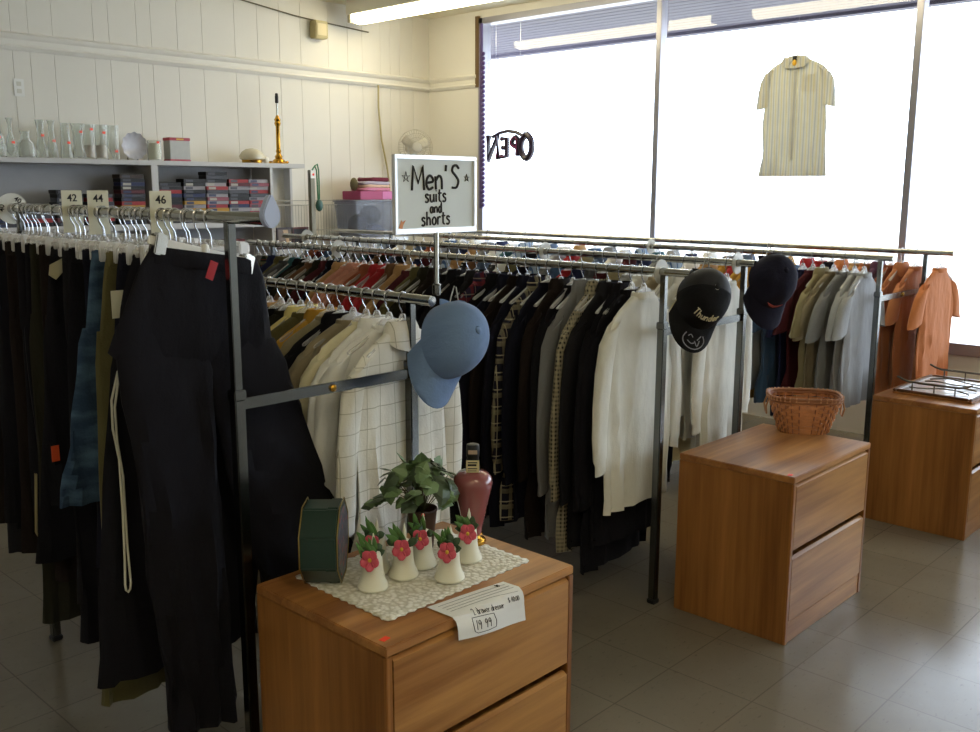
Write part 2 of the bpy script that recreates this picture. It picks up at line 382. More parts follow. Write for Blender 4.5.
# ------------------------------------------------------------------ racks
def rack(label, x0, x1, yf, yb, za, zb, ya, yb_, front_a, front_b, zx):
    """two-rail garment rack: rails along y at x0 (height za) and x1 (height zb)"""
    t = thing('clothes_rack', label, 'clothes rack', ((x0+x1)/2, yf, 0), 0, 'two-rail chrome clothes racks')
    cx = (x0+x1)/2
    for xx, z, yfr, yend in ((x0-cx, za, front_a, ya), (x1-cx, zb, front_b, yb_)):
        MB().tube([(xx, yfr-yf, z), (xx, yend-yf, z)], .0165, 14).build('rail', chrome, t)
        for yy in (0, yb-yf):
            mb = MB().box(xx-.016, xx+.016, yy-.016, yy+.016, .02, zx+.03); p = mb.build('post', chrome_dark, t, bevel=.003)
            MB().box(xx-.012, xx+.012, yy-.012, yy+.012, zx+.03, z-.01).build('extension_tube', chrome_dark, p, bevel=.002)
            MB().box(xx-.02, xx+.02, yy-.02, yy+.02, 0, .022).build('foot', black_m, p, bevel=.004)
            MB().box(xx-.019, xx+.019, yy-.019, yy+.019, zx+.012, zx+.042).build('collar', chrome_dark, p, bevel=.003)
    for yy in (0, yb-yf):
        cb = MB().box(x0-cx+.016, x1-cx-.016, yy-.006, yy+.006, zx-.016, zx+.016).build('crossbar', chrome_dark, t, bevel=.002)
        MB().lathe([(.011, 0), (.011, .006), (.006, .01)], 10, M=Matrix.Translation((.0, yy-.006, zx)) @ Matrix.Rotation(PI/2, 4, 'X')).build('bolt', brass, cb)
    return t
RA, RB = 1.40, 2.04
rackI = rack('chrome clothes rack with a high trouser rail and a lower shirt rail', RA, RB, 2.27, 3.66, 1.672, 1.405, 4.0, 3.86, 2.09, 2.17, 1.165)
RC, RD = 3.31, 3.96
rackII = rack('chrome clothes rack carrying dark shirts and white sweaters, middle of the three racks', RC, RD, 2.155, 4.9, 1.42, 1.42, 5.15, 5.72, 2.03, 2.1, 1.175)
RE, RF = 5.36, 6.05
rackIII = rack('chrome clothes rack with grey and orange shirts, closest to the shop window', RE, RF, 2.09, 6.2, 1.378, 1.378, 7.0, 7.0, 2.02, 1.93, 1.15)
# teardrop end cap of the trouser rail
o = [(.026*math.sin(a)*(1 if math.cos(a) < 0 else 1-.55*math.cos(a)**1.2), .012-.0+(-.0)+(.05 if math.cos(a) > 0 else .034)*math.cos(a)) for a in [2*PI*k/28 for k in range(28)]]
MB().prism(o, -.2, -.178).build('end_cap', mat('pale_blue_cap', 'b9c6e6', .35, var=.04), rackI, bevel=.004, loc=(RA-(RA+RB)/2, 0, 1.672))

# ------------------------------------------------------------------ hangers
def arc(cx, cz, r, a0, a1, n=12, y=0): return [(cx+r*math.cos(a0+(a1-a0)*k/n), y, cz+r*math.sin(a0+(a1-a0)*k/n)) for k in range(n+1)]
HOOK = arc(0, 0, .0195, -.5, PI+.15, 14)
HOOK = HOOK[::1] + [(-.013, 0, -.03), (-.003, 0, -.045), (0, 0, -.06), (0, 0, -.085)]
def make_hanger():
    t = thing('clothes_hanger', 'x', 'hanger')
    MB().tube(HOOK, .0021, 6).build('hook', wire_m, t)
    mb = MB(); L = []
    for x, z, h in ((-.172,-.166,.006), (-.165,-.160,.012), (-.12,-.136,.016), (-.07,-.105,.02), (-.04,-.078,.036), (0,-.066,.05), (.04,-.078,.036), (.07,-.105,.02), (.12,-.136,.016), (.165,-.160,.012), (.172,-.166,.006)):
        L.append([(x,-.006,z-h), (x,.006,z-h), (x,.008,z-h*.5), (x,.006,z), (x,-.006,z), (x,-.008,z-h*.5)])
    mb.loft(L); mb.lathe([(.012,-.085), (.014,-.068), (.008,-.052)], 10)
    mb.build('hanger_body', clearp, t); return t
def make_clip_hanger():
    t = thing('trouser_hanger', 'x', 'hanger')
    MB().tube(HOOK, .0021, 6).build('hook', wire_m, t)
    mb = MB().box(-.17, .17, -.005, .005, -.108, -.086); mb.lathe([(.011,-.108), (.014,-.09), (.008,-.075)], 10)
    mb.build('hanger_bar', clearp, t, bevel=.002)
    for s in (-1, 1):
        mb = MB().box(s*.14-.017, s*.14+.017, -.018, -.008, -.132, -.078); mb.box(s*.14-.017, s*.14+.017, .008, .018, -.132, -.078); mb.box(s*.14-.012, s*.14+.012, -.012, .012, -.085, -.075)
        mb.build('clip', clear('clip_plastic', alpha=.45, rough=.2), t, bevel=.003)
    return t
hang0 = make_hanger(); clip0 = make_clip_hanger()

# ------------------------------------------------------------------ garments
def ell(x, z, hw, hd, y=0, n=40, pw=.75):
    out = []
    for k in range(n):
        a = 2*PI*k/n; ca, sa = math.cos(a), math.sin(a)
        out.append([x+hw*math.copysign(abs(ca)**pw, ca), y+hd*math.copysign(abs(sa)**.9, sa), z])
    return out
def fold(loop, z, amp, ph, lam=.085, drift=.35):
    for p in loop: p[1] += amp*math.sin(2*PI*(p[0]+drift*z*.3)/lam+ph) + amp*.5*math.sin(2*PI*p[0]/(lam*.53)+2.1*ph+z*3)
    return loop
def make_shirt(seed, length=.78, sleeve='long', collar='shirt', hd=.018, slen=.56):
    r = random.Random(seed); ph = r.uniform(0, 6); t = thing('shirt', 'x', 'shirt')
    T0 = -.088
    prof = [(T0, .06, .03), (T0-.018, .10, .026), (T0-.045, .155, .022), (T0-.07, .195, .021), (T0-.095, .215, .022), (T0-.16, .222, .026), (T0-.28, .225, .026)]
    k = 9
    for i in range(1, k+1): prof.append((T0-.28-(length-.28)*i/k, .225+.02*i/k+.006*math.sin(ph+i), .024))
    L = []
    for i, (z, hw, d) in enumerate(prof):
        s = max(0, (T0-.08-z)/(length)); L.append(fold(ell(.004*math.sin(ph+i*.7), z, hw, d*hd/.018*.8), z, min(.011, .012*s+.002*(s > 0)), ph))
    inner = [[p[0]*.94, p[1]*.7, p[2]+.02] for p in L[-1]]
    nk = [[p[0]*.8, p[1]*.75, p[2]-.012] for p in L[0]]
    MB().loft([nk]+L+[inner]).build('torso', white_m, t)
    for sgn in (-1, 1):
        sw = r.uniform(-.01, .015)
        if sleeve == 'window':
            path = [(.17,-.085,.028,.03), (.2,-.095,.042,.05), (.218,-.15,.045,.05), (.228,-.22,.046,.05), (.234,-.31,.048,.05), (.235,-.34,.048,.05)]
        elif sleeve == 'long':
            path = [(.17,-.085,.028,.03), (.2,-.095,.045,.05), (.232,-.15,.05,.055), (.252,-.24,.048,.052), (.262+sw,-.36,.045,.047), (.266+sw,-.46,.042,.043), (.262+sw,-.54*slen/.56,.038,.04), (.26+sw,-slen,.03,.034), (.26+sw,-slen-.035,.031,.034)]
        else:
            path = [(.17,-.085,.028,.03), (.2,-.095,.05,.05), (.238,-.15,.058,.055), (.268,-.22,.064,.06), (.29+sw,-.29,.07,.066), (.295+sw,-.31,.071,.067)]
        L = []
        for i, (x, z, rx, ry) in enumerate(path):
            n = 18; tilt = -.55 if i < 2 else -.25
            L.append([[sgn*(x+rx*math.cos(2*PI*k/n)*(1+.1*math.sin(3*2*PI*k/n+ph+i*.8))), .0+ry*.45*hd/.018*math.sin(2*PI*k/n)*(1+.14*math.sin(2*2*PI*k/n+i+ph)), T0+z+tilt*rx*math.cos(2*PI*k/n)] for k in range(n)])
        e = L[-1]; cxm = sum(p[0] for p in e)/len(e)
        L.append([[cxm+(p[0]-cxm)*.85, p[1]*.8, p[2]+.012] for p in e])
        MB().loft(L).build('sleeve', white_m, t)
    n = 24; L = []
    if collar == 'shirt': rr = [(1.0,-.012,.0), (.94,.008,.0), (1.0,.011,.0), (1.3,-.004,.012), (1.6,-.035,.03), (1.55,-.037,.03)] if sleeve == 'window' else [(1.0,-.012,.0), (.92,.02,.0), (.98,.024,.0), (1.22,.006,.012), (1.32,-.028,.03), (1.28,-.03,.03)]
    else: rr = [(1.02,-.014,0), (.98,.004,0), (1.06,.008,0), (1.14,-.004,.0), (1.12,-.018,0)]
    for q, dz, fr in rr:
        L.append([(.062*q*math.cos(2*PI*k/n), .031*q*math.sin(2*PI*k/n)-fr*.3*max(0,-math.sin(2*PI*k/n)), T0+dz-fr*max(0,-math.sin(2*PI*k/n))*1.3) for k in range(n)])
    MB().loft(L, False, False).build('collar', white_m, t)
    if collar == 'shirt' and sleeve == 'long':
        pk = MB()
        pk.box(-.008, .008, -.030*hd/.018, -.022*hd/.018, T0-.28, T0-.05); 
    return t
def leg_loop(x, z, hw, hd, ph, amp): return fold(ell(x, z, hw, hd, n=22), z, amp, ph, .07)
def make_trousers(seed, length=1.1, hipw=.19, hem=.10, splay=.10, hd=.02, waist=.17, swing=0.0, rlen=None, legs=None):
    r = random.Random(seed); ph = r.uniform(0, 6); t = thing('trousers', 'x', 'trousers'); T0 = -.1
    L = []; rise = .28
    for i in range(7):
        q = i/6; L.append(fold(ell(swing*q*.25, T0-rise*q, waist+(hipw-waist)*q**.7, hd*(.65+.45*q if q < .6 else .92-.6*(q-.6)), n=36), T0-rise*q, .003+.004*q, ph, .1))
    nk = [[p[0]*.95, p[1]*.5, p[2]-.02] for p in L[0]]; bt = [[p[0]*.9, p[1]*.6, p[2]-.02] for p in L[-1]]
    MB().loft([nk]+L+[bt]).build('seat', black_m, t)
    for sgn in (-1, 1):
        LL = []; k = 12; ln = (rlen if sgn > 0 and rlen else length)
        for i in range(k+1):
            q = i/k; z = T0-rise+.06-(ln-rise+.06)*q; hw = hipw*.5*(1-q)+hem*q
            x = sgn*(hipw*.5*(1-q)+splay*q)+swing*(.25+.75*q)
            if legs: tx, hw2 = legs[0 if sgn < 0 else 1]; x = sgn*hipw*.45*(1-q)+tx*q; hw = hipw*.55*(1-q)+hw2*q
            hw *= min(1, .93+q)
            LL.append(leg_loop(x+.006*math.sin(ph+5*q+sgn), z+(.02*math.sin(ph) if i == k else 0), hw, hd*(1.05+.1*q)*min(1, .42+6.6*q), ph+sgn, (.003+.008*q)*(1.9 if legs else 1)))
        e = LL[-1]; cxm = sum(p[0] for p in e)/len(e)
        LL.append([[cxm+(p[0]-cxm)*.92, p[1]*.7, p[2]+.03] for p in e])
        MB().loft(LL).build('leg', black_m, t)
    L = [[(p[0]*s, p[1]*s2, z) for p in ell(0, 0, waist, hd*.72, n=36)] for z, s, s2 in ((T0-.045, 1.01, 1.15), (T0-.04, 1.03, 1.25), (T0-.004, 1.02, 1.2), (T0+.002, 1.0, 1.0), (T0-.004, .97, .8))]
    MB().loft(L, False, False).build('waistband', black_m, t)
    return t
SH = {('long', 'shirt'): [make_shirt(s, .74+.03*s, 'long', 'shirt') for s in range(3)],
      ('long', 'crew'): [make_shirt(10+s, .72+.03*s, 'long', 'crew') for s in range(2)],
      ('short', 'shirt'): [make_shirt(20+s, .70+.03*s, 'short', 'shirt') for s in range(2)],
      ('short', 'crew'): [make_shirt(30+s, .72+.04*s, 'short', 'crew') for s in range(2)]}
protos = [o for l in SH.values() for o in l]+[hang0, clip0]

FAB = {  # description: (hex, pattern, extra colours)
 'black': ('111119',), 'charcoal': ('1e1e23',), 'dark navy': ('121424',), 'navy blue': ('23294a',), 'dark brown': ('1c1412',), 'white': ('e9e9e6',), 'off-white': ('dfddd2',), 'cream': ('e2dab8',),
 'pale yellow': ('e0d08c',), 'mustard yellow': ('b58a35',), 'olive': ('5c5636',), 'dark olive': ('25241a',), 'khaki': ('8f8566',), 'tan': ('b08a5c',), 'brown': ('6a4a33',), 'light grey': ('a3a5a8',), 'grey': ('7c7d7f',),
 'dark grey': ('4b4c50',), 'steel blue': ('50617a',), 'teal': ('2f5a62',), 'maroon': ('4c1e26',), 'bright red': ('a3262c',), 'salmon pink': ('c08772',), 'terracotta': ('b7764f',), 'orange': ('c87c4c',), 'rust': ('8f4f36',),
 'plum': ('5b3a52',), 'beige': ('a79a80',), 'denim blue': ('3e5878',), 'taupe': ('8b8068',),
 'white windowpane check': ('e6e4da', 'window', ('b9b6a6',)), 'navy and cream plaid': ('1c1c2e', 'plaid', ('8f876e', 'cfc7a8')), 'black and grey check': ('2a2926', 'check', ('b1a88e',)),
 'dark green plaid': ('23302a', 'plaid', ('7d7a5a', '9b3a32')), 'grey striped': ('77777a', 'stripe', ('4c4c55',)), 'red and navy plaid': ('2b2540', 'plaid', ('7a2a30', 'a8a090')), 'blue striped': ('9fb0c6', 'stripe', ('4d6a97',))}
def fab(d):
    v = FAB[d]; return fabric('cloth_'+d.replace(' ', '_'), *v, sc=.6 if 'plaid' in d else 1.0)
SPRITE = {}
def fill(rail, x, z, y0, dy, seq, group, lab, jit=.1, scale=None, hl=None):
    y = y0
    for i, s in enumerate(seq):
        p = s.split('|'); col = p[0]; kind = (p[1] if len(p) > 1 else 'long', p[2] if len(p) > 2 else 'crew')
        extra = p[3] if len(p) > 3 else ''
        src = SH[kind][rnd.randrange(len(SH[kind]))]; m = fab(col)
        rz = rnd.uniform(-jit, jit); yy = y+rnd.uniform(-.008, .008)
        word = {('long', 'shirt'): 'long-sleeved shirt', ('long', 'crew'): 'sweater', ('short', 'shirt'): 'short-sleeved shirt', ('short', 'crew'): 'T-shirt'}[kind]
        sx = rnd.uniform(.93, 1.07); szz = rnd.uniform(.93, 1.08)*(1.2 if rail == 'C' and i > 0 and i < 26 else 1)
        g = dup(src, (x+rnd.uniform(-.008, .008), yy, z-.008+.1*(szz*(scale or (1,1,1))[2]-1)), (0, 0, rz), f'{col} {word}, {ordw(i)} from the aisle on {lab}', group, {'*': m}, scale=(sx*(scale or (1,1,1))[0], 1, szz*(scale or (1,1,1))[2]))
        g.name = word.replace('-', '_').replace(' ', '_').lower()
        g['category'] = word if word != 'T-shirt' else 't-shirt'
        h = dup(hang0, (x, yy, z), (0, 0, rz+rnd.uniform(-.12, .12)), f'clear plastic hanger, {ordw(i)} from the aisle on {lab}', 'hangers on '+lab)
        y += (dy(i) if callable(dy) else dy)*rnd.uniform(.92, 1.08)
    return y
# low shirt rail of the first rack
fill('B', RB, 1.405, 2.31, .062, ['white windowpane check|long|shirt', 'white|long|crew', 'white|long|shirt', 'cream|long|crew', 'taupe|long|crew', 'black|long|shirt', 'khaki|long|crew', 'mustard yellow|long|shirt',
     'olive|long|crew', 'pale yellow|long|shirt', 'dark olive|long|crew', 'black|long|crew', 'tan|long|shirt', 'brown|long|crew', 'tan|long|crew', 'khaki|long|shirt', 'charcoal|long|crew', 'beige|long|shirt', 'dark olive|long|shirt', 'brown|long|shirt', 'charcoal|long|shirt', 'tan|long|crew'],
     'shirts on the low front rail', 'the trouser rack\'s low rail')
# middle rack, near rail
seqC = ['off-white|long|crew', 'black|long|crew', 'black|long|shirt', 'charcoal|long|shirt', 'black and grey check|long|shirt', 'grey|long|shirt', 'black|long|crew', 'dark brown|long|shirt', 'dark navy|long|crew', 'navy and cream plaid|long|shirt', 'dark navy|long|shirt',
  'dark brown|long|shirt', 'dark navy|long|shirt', 'black|long|shirt', 'red and navy plaid|long|shirt', 'charcoal|long|shirt', 'black|long|crew', 'black|long|shirt', 'black|long|crew', 'dark brown|long|shirt', 'dark olive|long|shirt', 'olive|long|shirt', 'maroon|long|crew',
  'tan|long|shirt', 'brown|long|shirt', 'bright red|long|crew', 'bright red|long|shirt', 'rust|long|shirt', 'salmon pink|long|crew', 'salmon pink|long|shirt', 'salmon pink|long|crew', 'tan|long|shirt', 'dark navy|long|shirt', 'maroon|long|shirt', 'dark olive|long|shirt', 'brown|long|crew',
  'dark olive|long|crew', 'black|long|shirt', 'teal|long|shirt', 'dark grey|long|crew', 'olive|long|shirt', 'navy blue|long|shirt', 'dark green plaid|long|shirt', 'grey striped|long|shirt', 'dark brown|long|crew']
fill('C', RC, 1.42, 2.25, .063, seqC, 'shirts on the near rail of the middle rack', 'the middle rack\'s near rail', scale=(1, 1, 1.14))
seqD = ['off-white|long|crew', 'white|long|crew', 'cream|long|crew', 'white|long|shirt', 'off-white|long|shirt', 'beige|long|crew', 'white|long|crew', 'light grey|long|crew', 'khaki|long|shirt', 'maroon|long|crew', 'dark grey|long|shirt', 'navy blue|long|shirt', 'bright red|long|crew', 'denim blue|long|shirt',
  'grey|long|crew', 'blue striped|long|shirt', 'dark navy|long|crew', 'olive|long|shirt', 'white|long|shirt', 'dark grey|long|crew', 'steel blue|long|shirt', 'brown|long|shirt', 'charcoal|long|crew', 'tan|long|shirt', 'blue striped|long|shirt', 'grey|long|shirt', 'maroon|long|shirt', 'navy blue|long|crew',
  'beige|long|shirt', 'charcoal|long|shirt', 'steel blue|long|crew', 'dark olive|long|shirt', 'brown|long|crew', 'dark navy|long|shirt', 'teal|long|crew', 'grey striped|long|shirt', 'light grey|long|crew', 'black|long|shirt', 'khaki|long|crew', 'denim blue|long|shirt', 'maroon|long|crew', 'rust|long|shirt', 'grey|long|crew']
fill('D', RD, 1.42, 2.25, .076, seqD, 'shirts on the far rail of the middle rack', 'the middle rack\'s far rail', scale=(1, 1, 1.05))
seqE = ['light grey|short|crew', 'light grey|short|crew', 'grey|short|crew', 'taupe|short|crew', 'khaki|short|shirt', 'maroon|short|crew', 'navy blue|short|crew', 'denim blue|short|shirt', 'steel blue|short|crew', 'light grey|short|shirt', 'mustard yellow|short|crew', 'mustard yellow|short|shirt', 'mustard yellow|short|crew', 'bright red|short|shirt',
  'mustard yellow|short|shirt', 'tan|short|crew', 'white|short|shirt', 'blue striped|short|shirt', 'grey|short|crew', 'navy blue|short|shirt', 'maroon|short|shirt', 'white|short|crew', 'steel blue|short|crew', 'khaki|short|shirt', 'bright red|short|crew', 'light grey|short|crew', 'denim blue|short|shirt', 'black|short|crew',
  'blue striped|short|shirt', 'teal|short|crew', 'white|short|shirt', 'grey|short|crew', 'tan|short|shirt', 'navy blue|short|crew', 'dark grey|short|shirt', 'light grey|short|crew', 'rust|short|shirt', 'steel blue|short|crew', 'beige|short|shirt', 'white|short|crew', 'charcoal|short|crew', 'blue striped|short|shirt']
fill('E', RE, 1.378, 2.17, lambda i: .062 if i < 14 else .12, seqE, 'T-shirts on the near rail of the window rack', 'the window rack\'s near rail', scale=(1.08, 1, 1.02))
seqF = ['orange|short|crew', 'terracotta|short|crew', 'terracotta|short|shirt', 'rust|short|crew', 'plum|short|shirt', 'terracotta|short|crew', 'tan|short|crew', 'orange|short|shirt', 'dark navy|short|crew', 'bright red|short|crew', 'bright red|short|shirt', 'mustard yellow|short|shirt', 'maroon|short|crew', 'steel blue|short|shirt',
  'grey|short|crew', 'white|short|shirt', 'navy blue|short|crew', 'light grey|short|shirt', 'teal|short|crew', 'blue striped|short|shirt', 'white|short|crew', 'grey|short|shirt', 'denim blue|short|crew', 'tan|short|shirt', 'white|short|crew', 'steel blue|short|shirt', 'light grey|short|crew', 'blue striped|short|shirt',
  'white|short|crew', 'navy blue|short|shirt', 'grey|short|crew', 'white|short|shirt', 'light grey|short|crew', 'denim blue|short|crew']
fill('F', RF, 1.378, 2.0, lambda i: .15 if i == 0 else .075 if i < 10 else .145, seqF, 'T-shirts on the far rail of the window rack', 'the window rack\'s far rail', scale=(1.08, 1, 1.05))

# trousers on the high rail
ZA = 1.672
TR = [ # colour, y, length, hipw, hem, splay, waist, swing, right length
 ('black', 2.365, 1.37, .26, .17, .22, .165, .0, 1.0), ('black', 2.475, 1.18, .22, .13, .13, .17, -.10, None), ('dark navy', 2.555, 1.2, .2, .12, .11, .17, -.03, None), ('olive', 2.63, 1.32, .2, .11, .11, .17, -.06, None),
 ('blue denim', 2.72, .72, .19, .11, .11, .17, -.10, None), ('dark navy', 2.79, .95, .18, .10, .10, .17, 0, None), ('black', 2.86, 1.22, .19, .11, .11, .17, -.01, None), ('charcoal', 2.93, 1.15, .18, .10, .10, .17, 0, None),
 ('black', 3.0, 1.0, .2, .12, .12, .17, -.05, None), ('dark brown', 3.07, 1.12, .18, .10, .10, .17, 0, None), ('dark olive', 3.14, 1.25, .18, .10, .10, .17, -.03, None), ('black', 3.21, .95, .19, .1, .1, .17, 0, None), ('black', 3.28, 1.05, .18, .1, .1, .17, .02, None),
 ('dark brown', 3.35, 1.08, .18, .1, .1, .17, 0, None), ('black', 3.42, 1.0, .18, .1, .1, .17, -.02, None), ('charcoal', 3.49, 1.1, .18, .1, .1, .17, 0, None), ('dark brown', 3.56, 1.0, .18, .1, .1, .17, 0, None), ('black', 3.63, 1.05, .18, .1, .1, .17, 0, None), ('dark navy', 3.80, 1.02, .18, .1, .1, .17, 0, None), ('black', 3.87, 1.05, .18, .1, .1, .17, 0, None)]
denim = fabric('cloth_blue_denim', '2c4058', 'denim', ('5f7d96',)); FAB['blue denim'] = ('2c4058',)
MC['cloth_blue_denim'] = denim
pants = []
cordm = mat('white_cord', 'c9c6b4', .7, bump=.2, bs=200)
for i, (col, y, ln, hw, hem, sp, ws, sw, rl) in enumerate(TR):
    t = make_trousers(100+i, ln, hw, hem, sp, .021 if i else .03, ws, sw, rl, ((.13, .10), (.50, .2)) if i == 0 else None)
    t.location = (RA, y, ZA); m = denim if col == 'blue denim' else fab(col)
    for c in t.children: c.data.materials[0] = m
    ex = {0: ' wide nylon', 1: ' drawstring sweat'}.get(i, '')
    t['label'] = f'{col}{ex} {"jeans" if i == 4 else "pants" if i == 1 else "trousers"}, {ordw(i)} from the capped end of the high trouser rail'
    t['group'] = 'trousers on the high rail'
    if i == 4: t.name = 'jeans'; t['category'] = 'jeans'
    h = dup(clip0, (RA, y, ZA), (0, 0, 0), f'clear clip hanger holding the {ordw(i)} trousers from the capped end of the rail', 'hangers on the high trouser rail')
    if i == 0:
        for o in (t, h): o.rotation_euler = (0, math.radians(14), math.radians(4))
        for c in h.children:
            if c.name.startswith('hanger_bar'): c.material_slots[0].link = 'OBJECT'; c.material_slots[0].material = white_m
            if c.name.startswith('clip'): c.material_slots[0].link = 'OBJECT'; c.material_slots[0].material = chrome
            if c.name.startswith('hook'): c.rotation_euler = (0, -math.radians(14), 0)
        t.rotation_euler = (0, math.radians(9), math.radians(4))
    elif i > 4: h.rotation_euler = t.rotation_euler = (0, 0, rnd.uniform(-.1, .1))
    pants.append(t)
for k in range(16):
    dup(clip0, (RA, 2.415+.085*k+rnd.uniform(-.01, .01), ZA), (0, 0, rnd.uniform(-.2, .2)), 'spare clear clip hanger squeezed between trousers on the high rail', 'spare hangers on the high trouser rail')
def on(t, p): return tuple(Vector(p)-t.location)
# details the photo shows on the trousers
t = pants[1]
pts = [(x*.953+.012, 2.425, 1.75-(1.75-z)*.953) for x, y, z in [(1.186, 2.555, 1.25), (1.162, 2.545, 1.17), (1.16, 2.54, 1.09), (1.172, 2.54, 1.0), (1.172, 2.54, .85), (1.168, 2.54, .70), (1.164, 2.54, .63), (1.166, 2.54, .612), (1.172, 2.54, .604), (1.178, 2.54, .612), (1.181, 2.54, .63), (1.178, 2.54, .75), (1.18, 2.54, .95), (1.170, 2.54, 1.05), (1.17, 2.54, 1.15), (1.19, 2.555, 1.25)]]
MB().tube([t.matrix_basis.inverted() @ Vector(p) for p in pts], .0032, 6).build('drawstring', cordm, t)['label'] = 'white drawstring hanging in a long loop'
t = pants[8]
MB().box(-.012, .012, -.001, .001, -.05, .0).build('price_tag', mat('orange_tag', 'e2592a', .6), t, loc=on(t, (1.172, 2.957, .965)))['label'] = 'orange price tag'
t = pants[2]
MB().box(-.018, .018, -.001, .001, -.075, 0).build('hang_tag', card_m, t, loc=on(t, (1.2, 2.52, 1.475)))['label'] = 'cream hang tag'
t = pants[8]
mb = MB().prism([(-.035, -.005), (.025, .022), (.045, .015), (.042, -.01), (.0, -.03), (-.02, -.05), (-.04, -.035)], -.002, .002)
mb.build('patch_label', mat('cream_patch', 'b7b294', .8), t, loc=on(t, (1.235, 2.955, 1.525)))['label'] = 'cream cloth lining turned out at the waist'
t = pants[0]
MB().box(-.012, .012, -.001, .001, -.05, 0).build('brand_patch', [mat('red_tag', 'b8303a', .6)], t, loc=(-.01, -.052, -.12), rot=(0, .25, 0))['label'] = 'small red sewn tag'
t = pants[9]
MB().tube([on(t, p) for p in [(1.25, 3.03, 1.2), (1.22, 3.025, 1.0), (1.195, 3.02, .82), (1.16, 3.02, .66), (1.145, 3.02, .645), (1.135, 3.02, .67), (1.15, 3.025, .86)]], .012, 8, flat=.25).build('belt', mat('tan_strap', '8d8158', .8), t)['label'] = 'tan strap hanging loose'

# ------------------------------------------------------------------ size dividers
def card_divider(num, y, word):
    t = thing('size_divider', f'cream card size divider printed {num} on the high trouser rail', 'size divider', (RA, y, ZA), 0, 'printed size dividers')
    w, zt, zb = .034, .068, -.072; n = 24; out = []; inn = []
    for k in range(n):
        a = 2*PI*k/n; ca, sa = math.cos(a), math.sin(a); s = 1/max(abs(ca), abs(sa))
        x = max(-w, min(w, ca*s*w)); z = sa*s*(.07) ; z = max(zb, min(zt, z))
        out.append((x, z)); inn.append((.0185*ca, .0185*sa))
    mb = MB(); vs = [(x, yy, z) for yy in (-.0012, .0012) for x, z in out+inn]; fs = []
    for k in range(n):
        j = (k+1) % n; fs += [(k, j, n+j, n+k), (2*n+k, 3*n+k, 3*n+j, 2*n+j), (k, 2*n+k, 2*n+j, j), (n+k, n+j, 3*n+j, 3*n+k)]
    mb.add(vs, fs); mb.build('card', card_m, t, smooth=False)
    printed(num, .033, ink, t, Matrix.Translation((0, -.002, .042)) @ FRONT)
card_divider('46', 2.63, ''); card_divider('44', 3.03, ''); card_divider('42', 3.22, '')
def ring(mb, ro, ri, th=.0015, n=28):
    mb.loft([[(r*math.cos(2*PI*k/n), y, r*math.sin(2*PI*k/n)) for k in range(n)] for r, y in ((ri, -th), (ro, -th), (ro, th), (ri, th), (ri, -th))], False, False); return mb
t = thing('size_divider', 'round white size divider printed 40 three times on the high trouser rail', 'size divider', (RA, 3.73, ZA), 0, 'printed size dividers')
ring(MB(), .056, .019).build('disc', mat('white_disc', 'dcdcd4', .45, var=.03), t, smooth=False)
for a in (.6, .6+2*PI/3, .6+4*PI/3):
    printed('40', .026, ink, t, Matrix.Translation((.037*math.sin(a), -.0025, .037*math.cos(a))) @ Matrix.Rotation(a, 4, 'Y') @ FRONT)
for nm, x, y, z, lb in (('a', RC, 2.17, 1.42, 'at the aisle end of the middle rack\'s near rail'), ('b', RC, 4.27, 1.42, 'over the salmon pink shirts on the middle rack\'s near rail'), ('c', RD, 3.33, 1.42, 'midway along the middle rack\'s far rail'), ('d', RD, 2.19, 1.42, 'at the aisle end of the middle rack\'s far rail'),
                        ('e', RD, 5.45, 1.42, 'at the wall end of the middle rack\'s far rail'), ('f', RE, 3.6, 1.378, 'on the window rack\'s near rail')):
    t = tag(ring(MB(), .05, .02, .002).build('ring_divider', clear('frosted_plastic', 'f0f0ee', .5, .3, 'cfcdc2'), None, smooth=False, loc=(x, y, z)), 'clear round ring divider '+lb, 'size divider', 'clear ring dividers')

# ------------------------------------------------------------------ sign
t = thing('shop_sign', "white hand-lettered Men's suits and shorts sign in a chrome frame on a rack pole", 'sign', (2.088, 2.2, 1.42))
MB().tube([(0, 0, -.0), (0, 0, .2)], .008, 10).build('pole', chrome, t)
MB().lathe([(.014, 0), (.014, .03), (.009, .035)], 12, M=Matrix.Translation((0, 0, .0))).build('pole_socket', chrome_dark, t)
bw, z0, z1 = .166, .205, .42
MB().box(-bw, bw, -.001, .004, z0, z1).build('board', mat('sign_board', 'd3d9d6', .45, var=.03), t, smooth=False)
mb = MB()
for a in ((-bw-.008, bw+.008, z1-.004, z1+.008), (-bw-.008, bw+.008, z0-.012, z0+.004), (-bw-.008, -bw+.004, z0+.004, z1-.004), (bw-.004, bw+.008, z0+.004, z1-.004)): mb.box(a[0], a[1], -.008, .008, a[2], a[3])
mb.build('frame', mat('silver_frame', 'e4e5e8', .3, .55, var=.04), t, bevel=.002)
def page(cx, zb, k=0): return lambda u, v: (cx+u, -.0018, zb+v+u*k)
for txt, sz, rr, cx, zb in (("Men'", .072, .0042, -.024, .325), ('S', .075, .0042, .088, .328), ('suits', .042, .003, .0, .288), ('and', .032, .0027, .0, .255), ('shorts', .042, .003, .0, .218)):
    write(txt, sz, rr, page(cx, zb, .03)).build('lettering', ink, t)
for cx in (-.125, .133):
    s = .016 if cx < 0 else .012
    MB().tube([(cx+s*math.sin(2*PI*k*2/5), -.0018, .362+s*math.cos(2*PI*k*2/5)) for k in range(5)], .0014, 6, closed=True).build('star', ink, t)
mb = MB().prism([(-.015, -.012), (.0, -.014), (.004, -.002), (.014, .012), (.002, .006), (-.004, .012), (-.008, .0)], -.0022, -.0012)
mb.build('leaf_mark', mat('orange_mark', 'd9925e', .6), t, smooth=False, loc=(-.142, 0, .223))

